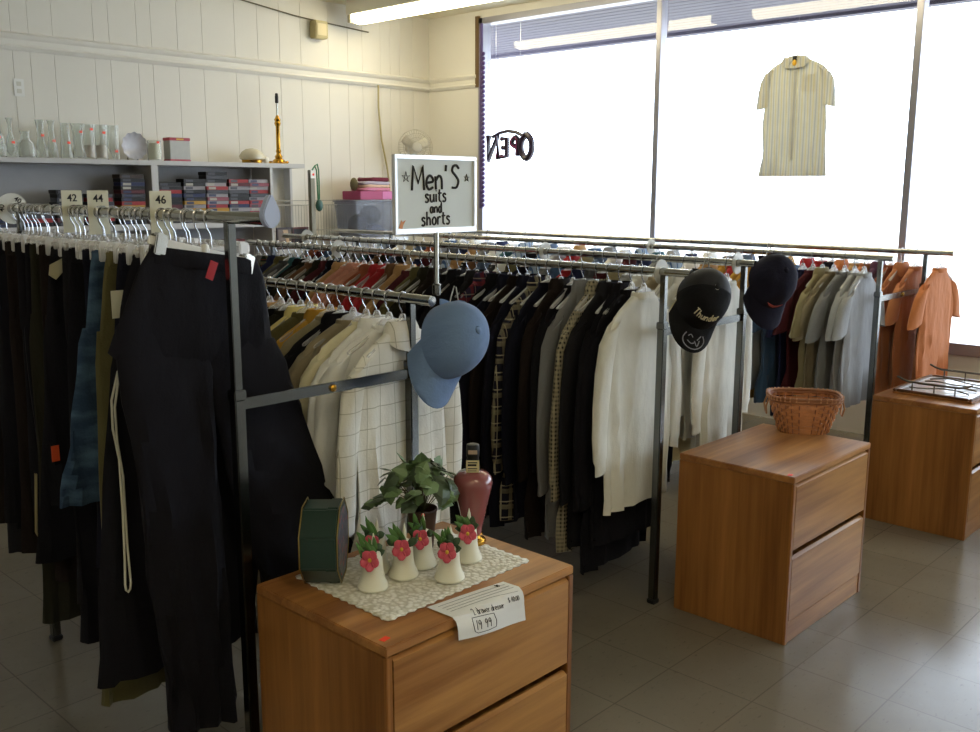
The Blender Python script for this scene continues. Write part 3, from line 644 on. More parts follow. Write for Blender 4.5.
# ------------------------------------------------------------------ caps
def cap(name, label, pos, U, Fw, m, brim_m, scale=1.0, mesh_m=None, letter=None, mark=None):
    U = Vector(U).normalized(); Fw = Vector(Fw); Fw = (Fw-U*Fw.dot(U)).normalized(); X = Fw.cross(U)
    t = thing(name, label, 'cap', pos)
    t.matrix_world = Matrix(((X.x, Fw.x, U.x, pos[0]), (X.y, Fw.y, U.y, pos[1]), (X.z, Fw.z, U.z, pos[2]), (0, 0, 0, 1))) @ Matrix.Scale(scale, 4)
    A, B, Hh = .083, .098, .125; n = 36; rows = 10
    def pt(a, e, off=0):
        sq = 1 if math.sin(a) < .3 else 1+.06*(math.sin(a)-.3)
        return ((A+off)*math.sin(e)**.8*math.cos(a), (B+off)*math.sin(e)**.8*math.sin(a)*sq, (Hh+off)*math.cos(e)**.85 if e < PI/2-1e-6 else 0)
    def crown(a0, a1, m2, nm, notch):
        k = 18; L = []
        es = [.06+(PI/2-.06)*i/rows for i in range(rows+1)]
        for e in es:
            row = []
            for j in range(k+1):
                a = a0+(a1-a0)*j/k; p = pt(a, e)
                if notch: 
                    d = abs(((a+PI/2+PI) % (2*PI))-PI)
                    if d < .42: p = (p[0], p[1], max(p[2], .055*math.sqrt(max(0, 1-(d/.42)**2))))
                row.append(p)
            L.append(row)
        inner = [[tuple(Vector(p)*.965) for p in row] for row in reversed(L)]
        mb = MB(); mb.loft(L+inner+[L[0]], False, False, closed=False)
        return mb.build(nm, m2, t, angle=60)
    crown(0, PI, m, 'front_panel', False); crown(PI, 2*PI, mesh_m or m, 'rear_panel', True)
    MB().sphere((0, 0, Hh), .009, 10, sc=(1, 1, .6)).build('button', m, t)
    L = []
    for i in range(9):       # brim
        q = i/8; row = []
        for j in range(17):
            a = PI*(.06+.88*j/16); rx, ry = A*(.965+.02*q), B*1.0
            x = rx*math.cos(a); y = ry*math.sin(a)+q*.078*math.sin(a)**.55
            row.append((x, y, .004-.03*q*(math.cos(a)**2)-.024*q))
        L.append(row)
    mb = MB(); top = L; bot = [[(x, y, z-.004) for x, y, z in r] for r in reversed(L)]
    mb.loft(top+bot+[top[0]], False, False, closed=False)
    mb.build('brim', brim_m, t, angle=60)
    MB().tube([(.046*math.cos(a), -(B-.008)-.004*math.sin(a), .012) for a in (0, PI*.25, PI*.5, PI*.75, PI)], .009, 8, flat=.25).build('back_strap', m, t)
    MB().tube([(-.016, -B+.012, .012), (-.012, -B-.02, .01), (-.003, -B-.055, .005), (.003, -B-.055, .005), (.012, -B-.02, .01), (.016, -B+.012, .012)], .002, 6).build('hanging_hook', wire_m, t)
    if letter:
        mm = mat('cream_embroidery', 'cfc6a2', .7)
        def onc(u, v): return pt(PI/2+u/B, PI/2-.46-v/Hh*1.0, .001)
        write(letter, .030, .0019, onc, center=True).build('embroidery', mm, t)
    if mark: mark(t, pt)
    return t
view = Vector((-.8, -.5, .1)); R3 = Vector((.686, -.728, 0))
navy_c = fabric('cap_navy', '1a1a2b'); black_c = fabric('cap_black', '151519')
def emblem(t, pt):
    mm = mat('silver_embroidery', '9a9aa0', .6); mb = MB()
    def bz(x, y): return (-x, y, -.0015-.03*((y-.1)/.078)*(x/.083)**2*1.0-.016*((y-.1)/.078)+.001)
    for pl in ([(-.028, .118), (-.036, .134), (-.03, .152), (-.01, .165), (.012, .165), (.03, .152), (.036, .134), (.028, .118)], [(-.02, .142), (-.006, .15), (.004, .146)], [(.012, .136), (.022, .12)], [(.004, .14), (.016, .155), (.02, .135)], [(-.02, .128), (-.012, .122), (-.004, .13)]):
        mb.tube([bz(*p) for p in smoothline(pl)], .0017, 6)
    mb.build('brim_emblem', mm, t)
cap('baseball_cap', 'black mesh-back cap with cream lettering hanging at the middle rack\'s near rail end', (3.335, 2.0, 1.315), -fwd*.85+R3*.22+Vector((0, 0, .28)), Vector((0, 0, -1))-R3*.26-fwd*.25, black_c, black_c, 1.22,
    clear('cap_mesh', '8a8a90', .35, .7, '15151a'), 'Thunder', emblem)
def swoosh(t, pt):
    q = [(-.035, .026), (-.02, .014), (.0, .009), (.022, .013), (.04, .022), (.02, .02), (-.002, .02), (-.02, .024)]
    mb = MB(); n = len(q); top = [pt(PI/2+u/.098, PI/2-v/.125-.02, .002) for u, v in q]; bot = [pt(PI/2+u/.098, PI/2-v/.125-.02, -.001) for u, v in q]
    mb.loft([bot, top]); mb.build('front_mark', mat('orange_embroidery', 'a5483c', .7), t)
cap('baseball_cap', 'dark navy cap with a small orange-red mark hanging at the middle rack\'s far rail end', (4.00, 2.05, 1.335), -fwd*.86+R3*.22+Vector((0, 0, .3)), Vector((0, 0, -1))-R3*.12-fwd*.2, navy_c, navy_c, 1.22, None, None, swoosh)
blue_c = fabric('cap_blue', '6d86ad')
cap('baseball_cap', 'light blue washed cotton cap hanging from the low rail end below the sign', (2.035, 2.10, 1.288), R3*.62-fwd*.66+Vector((0, 0, .2)), Vector((0, 0, -1))-R3*.3-fwd*.3, blue_c, blue_c, 1.2)

# ------------------------------------------------------------------ dressers
def dresser(label, x0, y0, w, d, h):
    t = thing('dresser', label, 'dresser', (x0, y0, 0), 0, 'oak two-drawer dressers')
    MB().box(0, w, 0, d, h-.026, h).build('top', oak_top, t, bevel=.003)
    for x in (0, w-.02): MB().box(x, x+.02, 0, d, 0, h-.027).build('side_panel', oak_side, t, bevel=.002)
    MB().box(.02, w-.02, d-.012, d, 0, h-.027).build('back_panel', oak_side, t)
    MB().box(.02, w-.02, .004, .022, 0, .088).build('plinth', oak_front, t, bevel=.002)
    MB().box(.02, w-.02, .03, d-.012, .09, .105).build('bottom_panel', oak_side, t)
    zs = [(.094, .355), (.385, h-.034)]
    for z0, z1 in zs:
        mb = MB().loft([[(.023, 0, z0), (w-.023, 0, z0), (w-.023, 0, z1-.008), (.023, 0, z1-.008)][::1], [(.023, .012, z0), (w-.023, .012, z0), (w-.023, .012, z1), (.023, .012, z1)], [(.023, .02, z0), (w-.023, .02, z0), (w-.023, .02, z1), (.023, .02, z1)]])
        dr = mb.build('drawer', oak_front, t, smooth=False)
        MB().box(.03, w-.03, .02, d-.03, z0+.01, z1-.04).build('drawer_box', oak_side, dr)
    return t
HD = .68
dresser('oak two-drawer dresser with six candle bells on a lace runner, behind which trousers hang', 1.372, 1.628, .71, .545, HD)
dresser('oak two-drawer dresser under the wicker basket, standing alone in the aisle', 3.33, 1.558, .71, .505, HD)
dresser('oak two-drawer dresser under the wire tray beside the window', 5.02, 1.43, .72, .515, HD)
tag(MB().box(-.012, .012, -.008, .008, 0, .0012).build('price_sticker', sticker, None, loc=(1.402, 1.668, HD), rot=(0, 0, .2)), 'orange price sticker on the corner of the candle dresser', 'price sticker', 'orange stickers on dressers')
tag(MB().box(-.012, .012, -.008, .008, 0, .0012).build('price_sticker', sticker, None, loc=(3.352, 1.588, HD), rot=(0, 0, .2)), 'orange price sticker on the corner of the basket dresser', 'price sticker', 'orange stickers on dressers')

# lace runner
def lace_mat():
    m, nt, out = newmat('lace'); v = coords(nt)
    vo = N(nt, 'TexVoronoi', Vector=v, Scale=75); f = N(nt, 'MapRange', Value=vo.outputs[0], From_Min=.3, From_Max=.75).outputs[0]
    p = N(nt, 'BsdfPrincipled', Roughness=.75)
    nt.links.new(mixc(nt, f, srgb('f0eee4'), srgb('cfcbba')), p.inputs['Base Color'])
    b = N(nt, 'Bump', Strength=.6, Distance=.004, Height=f); b.invert = True; nt.links.new(b.outputs[0], p.inputs['Normal'])
    nt.links.new(p.outputs[0], out.inputs[0]); return m
q = [Vector((1.475, 2.135, 0)), Vector((1.470, 1.735, 0)), Vector((2.015, 1.74, 0)), Vector((2.02, 2.115, 0))]
L = []
for i in range(33):
    row = []
    for j in range(25):
        a, b = i/32, j/24; e = .007*(abs(math.sin(i*PI*.5))*(1 if j in (0, 24) else 0)); f2 = .007*(abs(math.sin(j*PI*.5)) if i in (0, 32) else 0)
        p = (q[1]*(1-a)+q[2]*a)*(1-b)+(q[0]*(1-a)+q[3]*a)*b
        p = p+Vector((f2*(1 if i == 32 else -1), e*(1 if j == 24 else -1), .0025+.0012*math.sin(9*a+5*b)*math.sin(7*b)))
        if i == 0 and j > 20: p.z = .004
        row.append(p)
    L.append(row)
mb = MB(); mb.loft(L, False, False, closed=False)
o = mb.build('lace_runner', lace_mat(), None, loc=(0, 0, HD+.0))
sm = o.modifiers.new('thickness', 'SOLIDIFY'); sm.thickness = .0015; sm.offset = 1
tag(o, 'white lace runner with scalloped edges lying across the candle dresser', 'table runner')
TZ = HD+.006

# green octagonal tin, standing on its edge
t = thing('tin_box', 'dark green octagonal tin standing on edge beside the candle bells', 'tin box', (1.525, 2.07, TZ), math.radians(-46))
def octo(r, x): 
    a0 = PI/8; return [(x, r*1.0*math.cos(a0+k*PI/4), r*1.0+r*.0+r*math.sin(a0+k*PI/4)-r*(1-math.cos(PI/8))) for k in range(8)]
gm = mat('green_tin', '1f3a33', .35, .3, var=.1, coat=.3)
MB().loft([octo(.104, -.042), octo(.104, .03)]).build('tin_body', gm, t, bevel=.004, smooth=False)
MB().loft([octo(.1065, .016), octo(.1065, .05)]).build('lid', gm, t, bevel=.005, smooth=False, loc=(0, 0, -.002))
def lidart():
    m, nt, out = newmat('printed_lid'); v = coords(nt); p = N(nt, 'BsdfPrincipled', Roughness=.35)
    vo = N(nt, 'TexVoronoi', Vector=v, Scale=38); n1 = noise(nt, v, 30, 3)
    c = mixc(nt, N(nt, 'MapRange', Value=n1, From_Min=.4, From_Max=.6).outputs[0], srgb('2c3450'), srgb('6a6f78'))
    c = mixc(nt, math_(nt, 'LESS_THAN', vo.outputs[0], .28), c, srgb('a23a48')); nt.links.new(c, p.inputs['Base Color']); nt.links.new(p.outputs[0], out.inputs[0]); return m
MB().loft([[(p[0], p[1], p[2]+.0145) for p in octo(.09, .0495)], [(p[0], p[1], p[2]+.0145) for p in octo(.09, .0515)]]).build('lid_picture', lidart(), t, smooth=False)
t.scale = (1.1, 1.1, 1.1)
for x in (-.042, .05): MB().tube([(p[0], p[1], p[2]) for p in octo(.106, x)], .0016, 6, closed=True).build('gold_rim', mat('gold_edge', 'a08a4c', .35, .8), t)

# bell candles with a pink flower
leaf_g = mat('flower_leaf', '4f7a3a', .5, var=.3, vs=30); leaf_d = mat('dark_flower_leaf', '2e4a2a', .5, var=.3, vs=30)
wax = mat('white_wax', 'dfddc8', .45, var=.04); pink = mat('pink_petal', 'cf5468', .5, var=.12, vs=40); yel = mat('flower_center', 'd9b13c', .6)
def leafshape(mb, base, d, n, ln, wd, bend=.3):
    d = Vector(d).normalized(); n = Vector(n).normalized(); s = d.cross(n).normalized(); n = s.cross(d); L = []
    for i in range(6):
        q = i/5; ww = wd*math.sin(PI*min(1, q*.95+.05))**.8*.5+.0004; c = Vector(base)+d*ln*q+n*(bend*ln*(q*(1-q)))
        L.append([c-s*ww+n*ww*.35, c, c+s*ww+n*ww*.35])
    mb.loft(L, False, False, closed=False); return mb
def bell_candle(label, x, y, face, seed):
    r = random.Random(seed); t = thing('bell_candle', label, 'candle', (x, y, TZ), face, 'white bell candles with pink flowers'); t.scale = (1.14, 1.14, 1.32)
    prof = [(.036, 0), (.0375, .004), (.035, .01), (.029, .022), (.0255, .038), (.024, .058), (.0225, .07), (.018, .078), (.009, .083), (.003, .084)]
    MB().lathe(prof, 28).build('bell', wax, t)
    fl = MB(); c = Vector((0, -.028, .068)); nrm = Vector((0, -1, .25)).normalized(); ux = Vector((1, 0, 0)); uz = nrm.cross(ux)*-1
    for k in range(5):
        a = 2*PI*k/5+.3; d = ux*math.cos(a)+uz*math.sin(a); s = nrm.cross(d); L = []
        for i in range(5):
            q = i/4; ww = .0115*math.sin(PI*(.12+.78*q)); p = c+d*(.003+.0195*q)+nrm*(.004+.005*q*q)
            L.append([p-s*ww+nrm*.002, p, p+s*ww+nrm*.002])
        fl.loft(L, False, False, closed=False)
    f = fl.build('flower', pink, t); sm = f.modifiers.new('thickness', 'SOLIDIFY'); sm.thickness = .0012
    MB().sphere(c+nrm*.006, .0045, 10).build('flower_center', yel, f)
    for m2, nm, k0 in ((leaf_g, 'leaves', 0), (leaf_d, 'dark_leaves', 1)):
        lf = MB()
        for k in range(9):
            a = r.uniform(PI*.6, PI*1.25) if k0 == 0 else r.uniform(-.6, PI*1.6); el = r.uniform(.5, 1.25) if k0 == 0 else r.uniform(.0, .7)
            d = Vector((math.cos(a)*math.cos(el), -.2+.5*math.sin(a)*math.cos(el), math.sin(el))); b = Vector((r.uniform(-.014, .014), r.uniform(-.022, .0), r.uniform(.066, .085)))
            leafshape(lf, b, d, (0, -1, .4), r.uniform(.026, .046) if k0 == 0 else r.uniform(.018, .03), r.uniform(.008, .012) if k0 == 0 else .016)
        o = lf.build(nm, m2, t); sm = o.modifiers.new('thickness', 'SOLIDIFY'); sm.thickness = .0008
    MB().lathe([(.0045, 0), (.0055, .012), (.004, .024), (.0008, .036)], 10, M=Matrix.Translation((.004, -.004, .082))).build('candle_tip', wax, t)
cf = math.atan2(-1.9, -1.7)+PI/2
for i, (x, y, lb) in enumerate([(1.572, 1.915, 'white bell candle with pink flower, in front of the bell nearest the green tin'), (1.652, 1.995, 'white bell candle with pink flower, half hidden behind another near the tin'),
        (1.682, 1.915, 'white bell candle with pink flower, third along from the green tin'), (1.772, 1.935, 'white bell candle with pink flower, directly before the ivy pot'),
        (1.757, 1.808, 'white bell candle with pink flower, closest to the paper price tag'), (1.893, 1.872, 'white bell candle with pink flower, closest to the mauve lamp base')]):
    bell_candle(lb, x, y, cf+[.1, .0, .15, .1, .05, .2][i]-.25, 40+i)

# ivy in a brown pot
t = thing('potted_ivy', 'leafy green ivy in a brown tapered pot behind the bell candles', 'plant', (1.865, 2.035, TZ))
MB().lathe([(.03, 0), (.033, .004), (.038, .06), (.044, .115), (.047, .12), (.045, .125), (.040, .122), (.038, .1)], 24).build('pot', mat('brown_pot', '4a2f22', .5, var=.2), t)
r = random.Random(5)
def ivyleaf(mb, base, d, n, s):
    d = Vector(d).normalized(); sx = d.cross(Vector(n)).normalized(); nn = sx.cross(d)
    o2 = [(0, -.02), (.16, -.14), (.40, -.08), (.44, .14), (.5, .34), (.36, .46), (.22, .66), (0, .86), (-.22, .66), (-.36, .46), (-.5, .34), (-.44, .14), (-.40, -.08), (-.16, -.14)]
    vs = [Vector(base)+d*(.35*s)+nn*.06*s]+[Vector(base)+sx*a*s+d*b*s+nn*(-.18*abs(a)*s) for a, b in o2]
    mb.add(vs, [(0, k+1, (k+1) % len(o2)+1) for k in range(len(o2))])
lv = MB(); lv2 = MB(); st = MB()
for k in range(135):
    a = r.uniform(0, 2*PI); el = r.uniform(-.35, 1.45); R = r.uniform(.05, .108)*(1.12 if abs(el) < .7 else .85)
    c = Vector((R*1.1*math.cos(a)*math.cos(el), R*1.1*math.sin(a)*math.cos(el), .192+R*.8*math.sin(el)))
    out = Vector((math.cos(a), math.sin(a), .2)); d = (out*.35+Vector((r.uniform(-.5, .5), r.uniform(-.5, .5), r.uniform(-.9, .3)))).normalized()
    ivyleaf(lv if r.random() < .7 else lv2, c, d, out+Vector((0, 0, .7)), r.uniform(.038, .06))
    if k % 3 == 0: st.tube([(0, 0, .11), (c.x*.5, c.y*.5, .16+.02*r.random()), tuple(c)], .0012, 5)
for k in range(8):
    p = Vector((-.075-.007*k, .03+.008*k, .19-.006*k)); ivyleaf(lv2 if k % 2 else lv, p, (-.6, .5, -.4+r.uniform(-.3, .3)), (0, -.5, 1), .04)
ivyleaf(lv, (.01, .0, .262), (.6, -.5, .5), (0, -.3, 1), .03); st.tube([(0, 0, .2), (.005, 0, .24), (.01, 0, .265)], .0012, 5)
for mb2, mm in ((lv, mat('ivy_leaf', '6a8458', .45, var=.25, vs=25)), (lv2, mat('dark_ivy_leaf', '46573f', .45, var=.25, vs=25))): mb2.build('foliage', mm, t, smooth=False)
st.build('stems', mat('ivy_stem', '4a4a2c', .6), t)
MB().sphere((-.028, -.034, .118), .006, 8).build('red_sticker', sticker, t)

# mauve lamp base
t = thing('lamp_base', 'mauve ceramic table lamp base without a shade, beside the ivy', 'lamp', (2.0, 1.955, TZ)); t.scale = (1.14, 1.14, 1.03)
mauve = mat('mauve_glaze', '8a4c4c', .14, var=.06, coat=.6)
MB().lathe([(.026, .028), (.024, .034), (.028, .06), (.04, .12), (.050, .165), (.053, .185), (.050, .203), (.038, .217), (.02, .222)], 32).build('vase_body', mauve, t)
MB().lathe([(.034, 0), (.036, .006), (.034, .012), (.024, .018), (.022, .026), (.027, .03), (.02, .034)], 28).build('foot', brass, t)
MB().lathe([(.017, .22), (.019, .224), (.018, .24), (.016, .262), (.018, .266), (.018, .285), (.0165, .3), (.012, .302)], 20).build('lamp_socket', black_m, t)
M = Matrix.Rotation(math.radians(46.7), 4, 'Z').inverted()
MB().box(-.017, .017, -.0215, -.0205, .222, .258, M=M).build('paper_label', mat('label_paper', 'd9cb9f', .6), t, smooth=False)
mb = MB()
for k, (a, b) in enumerate(((.25, .253), (.241, .247), (.232, .235), (.226, .228))): mb.box(-.013, .012-.002*(k % 2), -.0225, -.0214, a, b, M=M)
mb.build('label_print', ink, t, smooth=False)
MB().box(-.012, .012, -.0205, -.0195, .276, .288, M=M).build('socket_label', mat('pale_print', 'a08a76', .6), t, smooth=False)

# paper price tag bent over the dresser edge
A = [Vector((1.590, 1.722, .0)), Vector((1.842, 1.684, .0))]; edge = 1.6265
rows = []
for i in range(13):
    b = i/12; row = []
    for j in range(15):
        a = j/14; tp = A[0]*(1-a)+A[1]*a
        d = b*.155
        flat = tp.y-edge-.004
        x = tp.x+(.02*b if a < .5 else .02*b)-.012*(b)*(1-a)
        if d < flat: y, z = tp.y-d, .0028+.002*math.sin(a*3)+.004*(1-b)*a*a
        else:
            e = d-flat; y, z = edge-.004-.010*min(1, e/.03)-.006*math.sin(a*5)*min(1, e/.05), .0028-e*.96+.003
        row.append((x, y, z))
    rows.append(row)
mb = MB(); mb.loft(rows, False, False, closed=False)
t = thing('price_tag', 'white paper price tag with handwriting bent over the candle dresser edge', 'price tag', (0, 0, HD))
o = mb.build('paper_sheet', paper, t); 
def ons(u, v):   # u 0..1 along, v 0..1 down
    fi, fj = max(0, min(11.999, v*12)), max(0, min(13.999, u*14)); i, j = int(fi), int(fj); a, b = fi-i, fj-j
    P = [Vector(rows[i][j]), Vector(rows[i][j+1]), Vector(rows[i+1][j]), Vector(rows[i+1][j+1])]
    p = (P[0]*(1-b)+P[1]*b)*(1-a)+(P[2]*(1-b)+P[3]*b)*a
    n = (P[1]-P[0]).cross(P[0]-P[2]); n.normalize()
    return p+n*.0011
def sheet(u0, v0): return lambda u, v: ons(u0+u/.255, v0-v/.155)
hand = mat('pen_ink', '26262c', .6)
write('2 drawer dresser', .0155, .0007, sheet(.46, .62), gap=.02).build('handwriting', hand, t)
write('$ 40.00', .015, .0007, sheet(.84, .56), gap=.02).build('handwriting', hand, t)
write('19 99', .026, .0009, sheet(.35, .88), gap=.06).build('handwriting', hand, t)
write('38', .012, .0009, sheet(.86, .13), gap=.02).build('handwriting', hand, t)
MB().tube([ons(*p) for p in ((.2, .66), (.35, .655), (.5, .66), (.53, .8), (.52, .92), (.4, .94), (.25, .94), (.21, .9), (.2, .78))], .0009, 6, closed=True).build('pen_box', hand, t)
mb = MB()
for v in (.12, .22, .31, .40): mb.tube([ons(a/10*.86+.08, v) for a in range(11)], .0005, 5)
mb.build('printed_lines', mat('grey_print', '8a8a8c', .7), t)

# wicker basket on the second dresser
t = thing('wicker_basket', 'reddish brown woven wicker basket with side handles on the aisle dresser', 'basket', (4.03, 1.865, HD), math.radians(-56)); t.scale = (.92, .92, 1.0)
wk = mat('wicker', 'c08252', .5, var=.35, vs=35, bump=.3, bs=60); wkr = mat('wicker_rim', '8f5a36', .5, var=.3, vs=30)
hb, hx0, hy0, hx1, hy1 = .165, .115, .08, .165, .125
def rr_loop(ax, ay, z, n=64, off=0.0, ph=0.0, pw=.62):
    o2 = []
    for k in range(n):
        a = 2*PI*k/n; ca, sa = math.cos(a), math.sin(a); w2 = off*math.sin(k*PI*1.0+ph)
        o2.append(((ax+w2)*math.copysign(abs(ca)**pw, ca), (ay+w2)*math.copysign(abs(sa)**pw, sa), z))
    return o2
ns = 30; mb = MB(); rowsN = 9
for i in range(rowsN):            # weavers passing in and out of the stakes
    q = (i+.5)/rowsN; z = .008+q*(hb-.02); ax, ay = hx0+(hx1-hx0)*q, hy0+(hy1-hy0)*q; pts = []
    for k in range(ns*4):
        a = 2*PI*k/(ns*4); ca, sa = math.cos(a), math.sin(a); w2 = .0055*math.cos(k/4*PI+i*PI)
        pts.append(((ax+w2)*math.copysign(abs(ca)**.62, ca), (ay+w2)*math.copysign(abs(sa)**.62, sa)))
    hgt = .0066
    mb.loft([[(x*s, y*s, z+dz) for x, y in pts] for s, dz in ((1.006, -hgt), (1.012, 0), (1.006, hgt), (.994, hgt), (.99, 0), (.994, -hgt), (1.006, -hgt))], False, False)
b = mb.build('woven_wall', wk, t); mb = MB()
for k in range(ns):
    a = 2*PI*k/ns; ca, sa = math.cos(a), math.sin(a); f = lambda q: ((hx0+(hx1-hx0)*q)*math.copysign(abs(ca)**.62, ca), (hy0+(hy1-hy0)*q)*math.copysign(abs(sa)**.62, sa), .004+q*(hb-.01))
    mb.tube([f(0), f(.5), f(1)], .0062, 6, flat=.45)
mb.build('stakes', wkr, t)
MB().loft([rr_loop(hx0*.98, hy0*.98, .0), rr_loop(hx0*.98, hy0*.98, .008)]).build('basket_bottom', wk, t)
for z, s in ((hb, 1.03), (hb-.012, 1.01)):
    MB().tube(rr_loop(hx1*s, hy1*s, z), .008, 8, closed=True).build('rim', wkr, t)
mb = MB(); lp = rr_loop(hx1*1.03, hy1*1.03, hb, 80)
for k in range(0, 80, 2): mb.tube([Vector(lp[k])+Vector((lp[k][0]*.03, lp[k][1]*.03, .007*s))*1 + Vector((0, 0, 0)) for s in (-1.4, 0, 1.4)], .004, 5)
o = mb.build('rim_lashing', mat('wicker_lashing', 'c08a60', .5, var=.2), t); o['kind'] = 'stuff'
for sg in (-1, 1):
    MB().tube([(sg*(hx1+.004), -.04, hb-.008), (sg*(hx1+.018), -.038, hb-.05), (sg*(hx1+.012), -.02, hb-.085), (sg*(hx1+.012), .02, hb-.085), (sg*(hx1+.018), .038, hb-.05), (sg*(hx1+.004), .04, hb-.008)], .0045, 8).build('handle', mat('pale_handle', 'b98a5e', .45), t)

# wooden tray with wire trivets on the third dresser
t = thing('serving_tray', 'wooden tray with dark wire rails on the dresser beside the window', 'tray', (5.14, 1.49, HD))
tw, td = .56, .40
mb = MB(); o1 = [(0, 0), (tw, 0), (tw, td), (0, td)]
MB().box(0, tw, 0, td, 0, .012).build('tray_base', oak_side, t, bevel=.003)
mb = MB(); mb.box(0, tw, 0, .018, .012, .026); mb.box(0, tw, td-.018, td, .012, .026); mb.box(0, .018, .018, td-.018, .012, .026); mb.box(tw-.018, tw, .018, td-.018, .012, .026)
mb.build('tray_rim', wood('dark_oak', '4d3018', '7c5230', 0, 9), t, bevel=.004)
MB().box(.018, tw-.018, .018, td-.018, .012, .018).build('tile_inlay', mat('pale_tile', 'd9dae0', .12, var=.1, vs=6), t, smooth=False)
ir = mat('dark_iron_wire', '6f6a64', .3, .9)
for xx in (.035, tw-.035):
    mb = MB().tube([(xx, .0+td*k, .07+dz) for k, dz in ((.98, .018), (.9, .004), (.82, -.004), (.5, -.004), (.2, -.004), (.12, .004), (.03, .018))], .006, 8)
    for k in (.78, .5, .24): mb.tube([(xx, td*k, .018), (xx, td*k, .068)], .004, 6)
    mb.build('wire_rail', ir, t)
for k in range(4):
    x0 = .11+.10*k; MB().tube([(x0+.03*math.sin(2*PI*j/16*1.0+k), .05+.3*j/16, .023+.012*math.sin(PI*j/16)) for j in range(17)], .004, 8).build('trivet_wire', ir, t)

# ------------------------------------------------------------------ back wall shelf
shp = mat('shelf_paint', 'c6c5c4', .5, var=.05)
t = thing('shelf_unit', 'long pale grey shelf unit against the panelled wall, glassware on its top', 'shelf', (.6, 6.95, 0))
MB().box(0, 4.45, 0, .29, 1.915, 1.95).build('top_board', shp, t, bevel=.003)
for x in (0, 3.04, 4.10): MB().box(x, x+.055 if x == 3.04 else x+.025, .002 if x == 3.04 else .01, .285, 0, 1.914).build('upright', shp, t, bevel=.002)
MB().box(4.43, 4.455, .2, .29, 0, 1.914).build('upright', shp, t, bevel=.002)
for z in (1.475, 1.02, .5): MB().box(.026, 4.09, .012, .28, z-.045, z).build('shelf_board', shp, t, bevel=.002)
MB().box(.026, 4.09, .281, .2855, 1.0, 1.914).build('back_panel', mat('shelf_back', 'a9a9ab', .6), t)
# video cases in stacks, spines out
VC = {'red': 'a02a2e', 'black': '17181c', 'navy blue': '232c55', 'yellow': 'b98e30', 'white': '9a959a', 'grey': '45464e', 'maroon': '5b2028', 'orange': 'b05a2c', 'dark brown': '3a2a22', 'pink': '8f4a58'}
vh = .0285
def vcase():
    t = thing('video_case', 'x', 'video case')
    MB().box(-.095, .095, 0, .12, 0, vh-.001).build('case_body', white_m, t, bevel=.0015)
    MB().box(-.078, -.015, -.0008, .0, .004, vh-.006).build('spine_label', paper, t, smooth=False)
    return t
vc0 = vcase(); SY = 7.0
def vstack(x, z, n, cols, where, rot=0):
    for k in range(n):
        c = cols[k % len(cols)]
        l2 = mat('spine_'+rnd.choice(['a', 'b', 'c', 'd']), rnd.choice(['4a4a52', 'b0aca0', '8a3030', '2c3458']), .5)
        g = dup(vc0, (x+rnd.uniform(-.006, .006), SY-.03+rnd.uniform(0, .015), z+vh*k), (0, 0, rnd.uniform(-.03, .03)), f'{c} video case, {ordw(n-1-k)} down in {where}', 'video cases on the shelf unit', {'case_body': mat('case_'+c.replace(' ', '_'), VC[c], .6, var=.1), 'spine_label': l2})
protos.append(vc0)
vstack(3.50, 1.475, 13, ['black', 'black', 'maroon', 'yellow', 'yellow', 'red', 'black', 'grey', 'maroon', 'black', 'navy blue', 'black', 'dark brown'], 'the tall stack before the shelf upright')
vstack(3.80, 1.475, 11, ['black', 'grey', 'black', 'dark brown', 'maroon', 'black', 'black', 'navy blue', 'red', 'black', 'black'], 'the first stack past the shelf upright')
vstack(4.01, 1.475, 12, ['black', 'navy blue', 'orange', 'yellow', 'white', 'yellow', 'black', 'navy blue', 'black', 'white', 'black', 'black'], 'the second stack past the shelf upright')
vstack(4.21, 1.475, 14, ['red', 'black', 'yellow', 'yellow', 'red', 'white', 'pink', 'white', 'grey', 'red', 'white', 'black', 'grey', 'black'], 'the third stack past the shelf upright')
vstack(4.41, 1.475, 12, ['navy blue', 'navy blue', 'black', 'white', 'navy blue', 'red', 'black', 'black', 'grey', 'white', 'maroon', 'red'], 'the fourth stack past the shelf upright')
vstack(4.60, 1.475, 12, ['navy blue', 'pink', 'red', 'white', 'pink', 'red', 'white', 'grey', 'red', 'white', 'pink', 'white'], 'the stack against the shelf end panel')
vstack(3.25, 1.475, 8, ['black', 'red', 'grey', 'black', 'white', 'grey', 'red', 'grey'], 'the low stack behind the 44 divider')
vstack(3.02, 1.475, 9, ['black', 'maroon', 'black', 'grey', 'red', 'black', 'grey', 'black', 'black'], 'the low stack behind the 42 divider')
vstack(2.80, 1.475, 5, ['black', 'red', 'grey', 'black', 'black'], 'the short stack between the 40 and 42 dividers')
vstack(2.58, 1.475, 4, ['grey', 'black', 'maroon', 'black'], 'the short stack behind the round 40 divider')
for i, (x, c, lb) in enumerate(((3.35, 'black', 'leftmost'), (3.75, 'red', ''), (3.95, 'grey', ''), (4.15, 'black', ''), (4.35, 'maroon', ''))):
    vstack(x, 1.02, 11, [c, 'red', 'black', 'grey', 'white'], f'the {ordw(i)} lower-shelf stack')
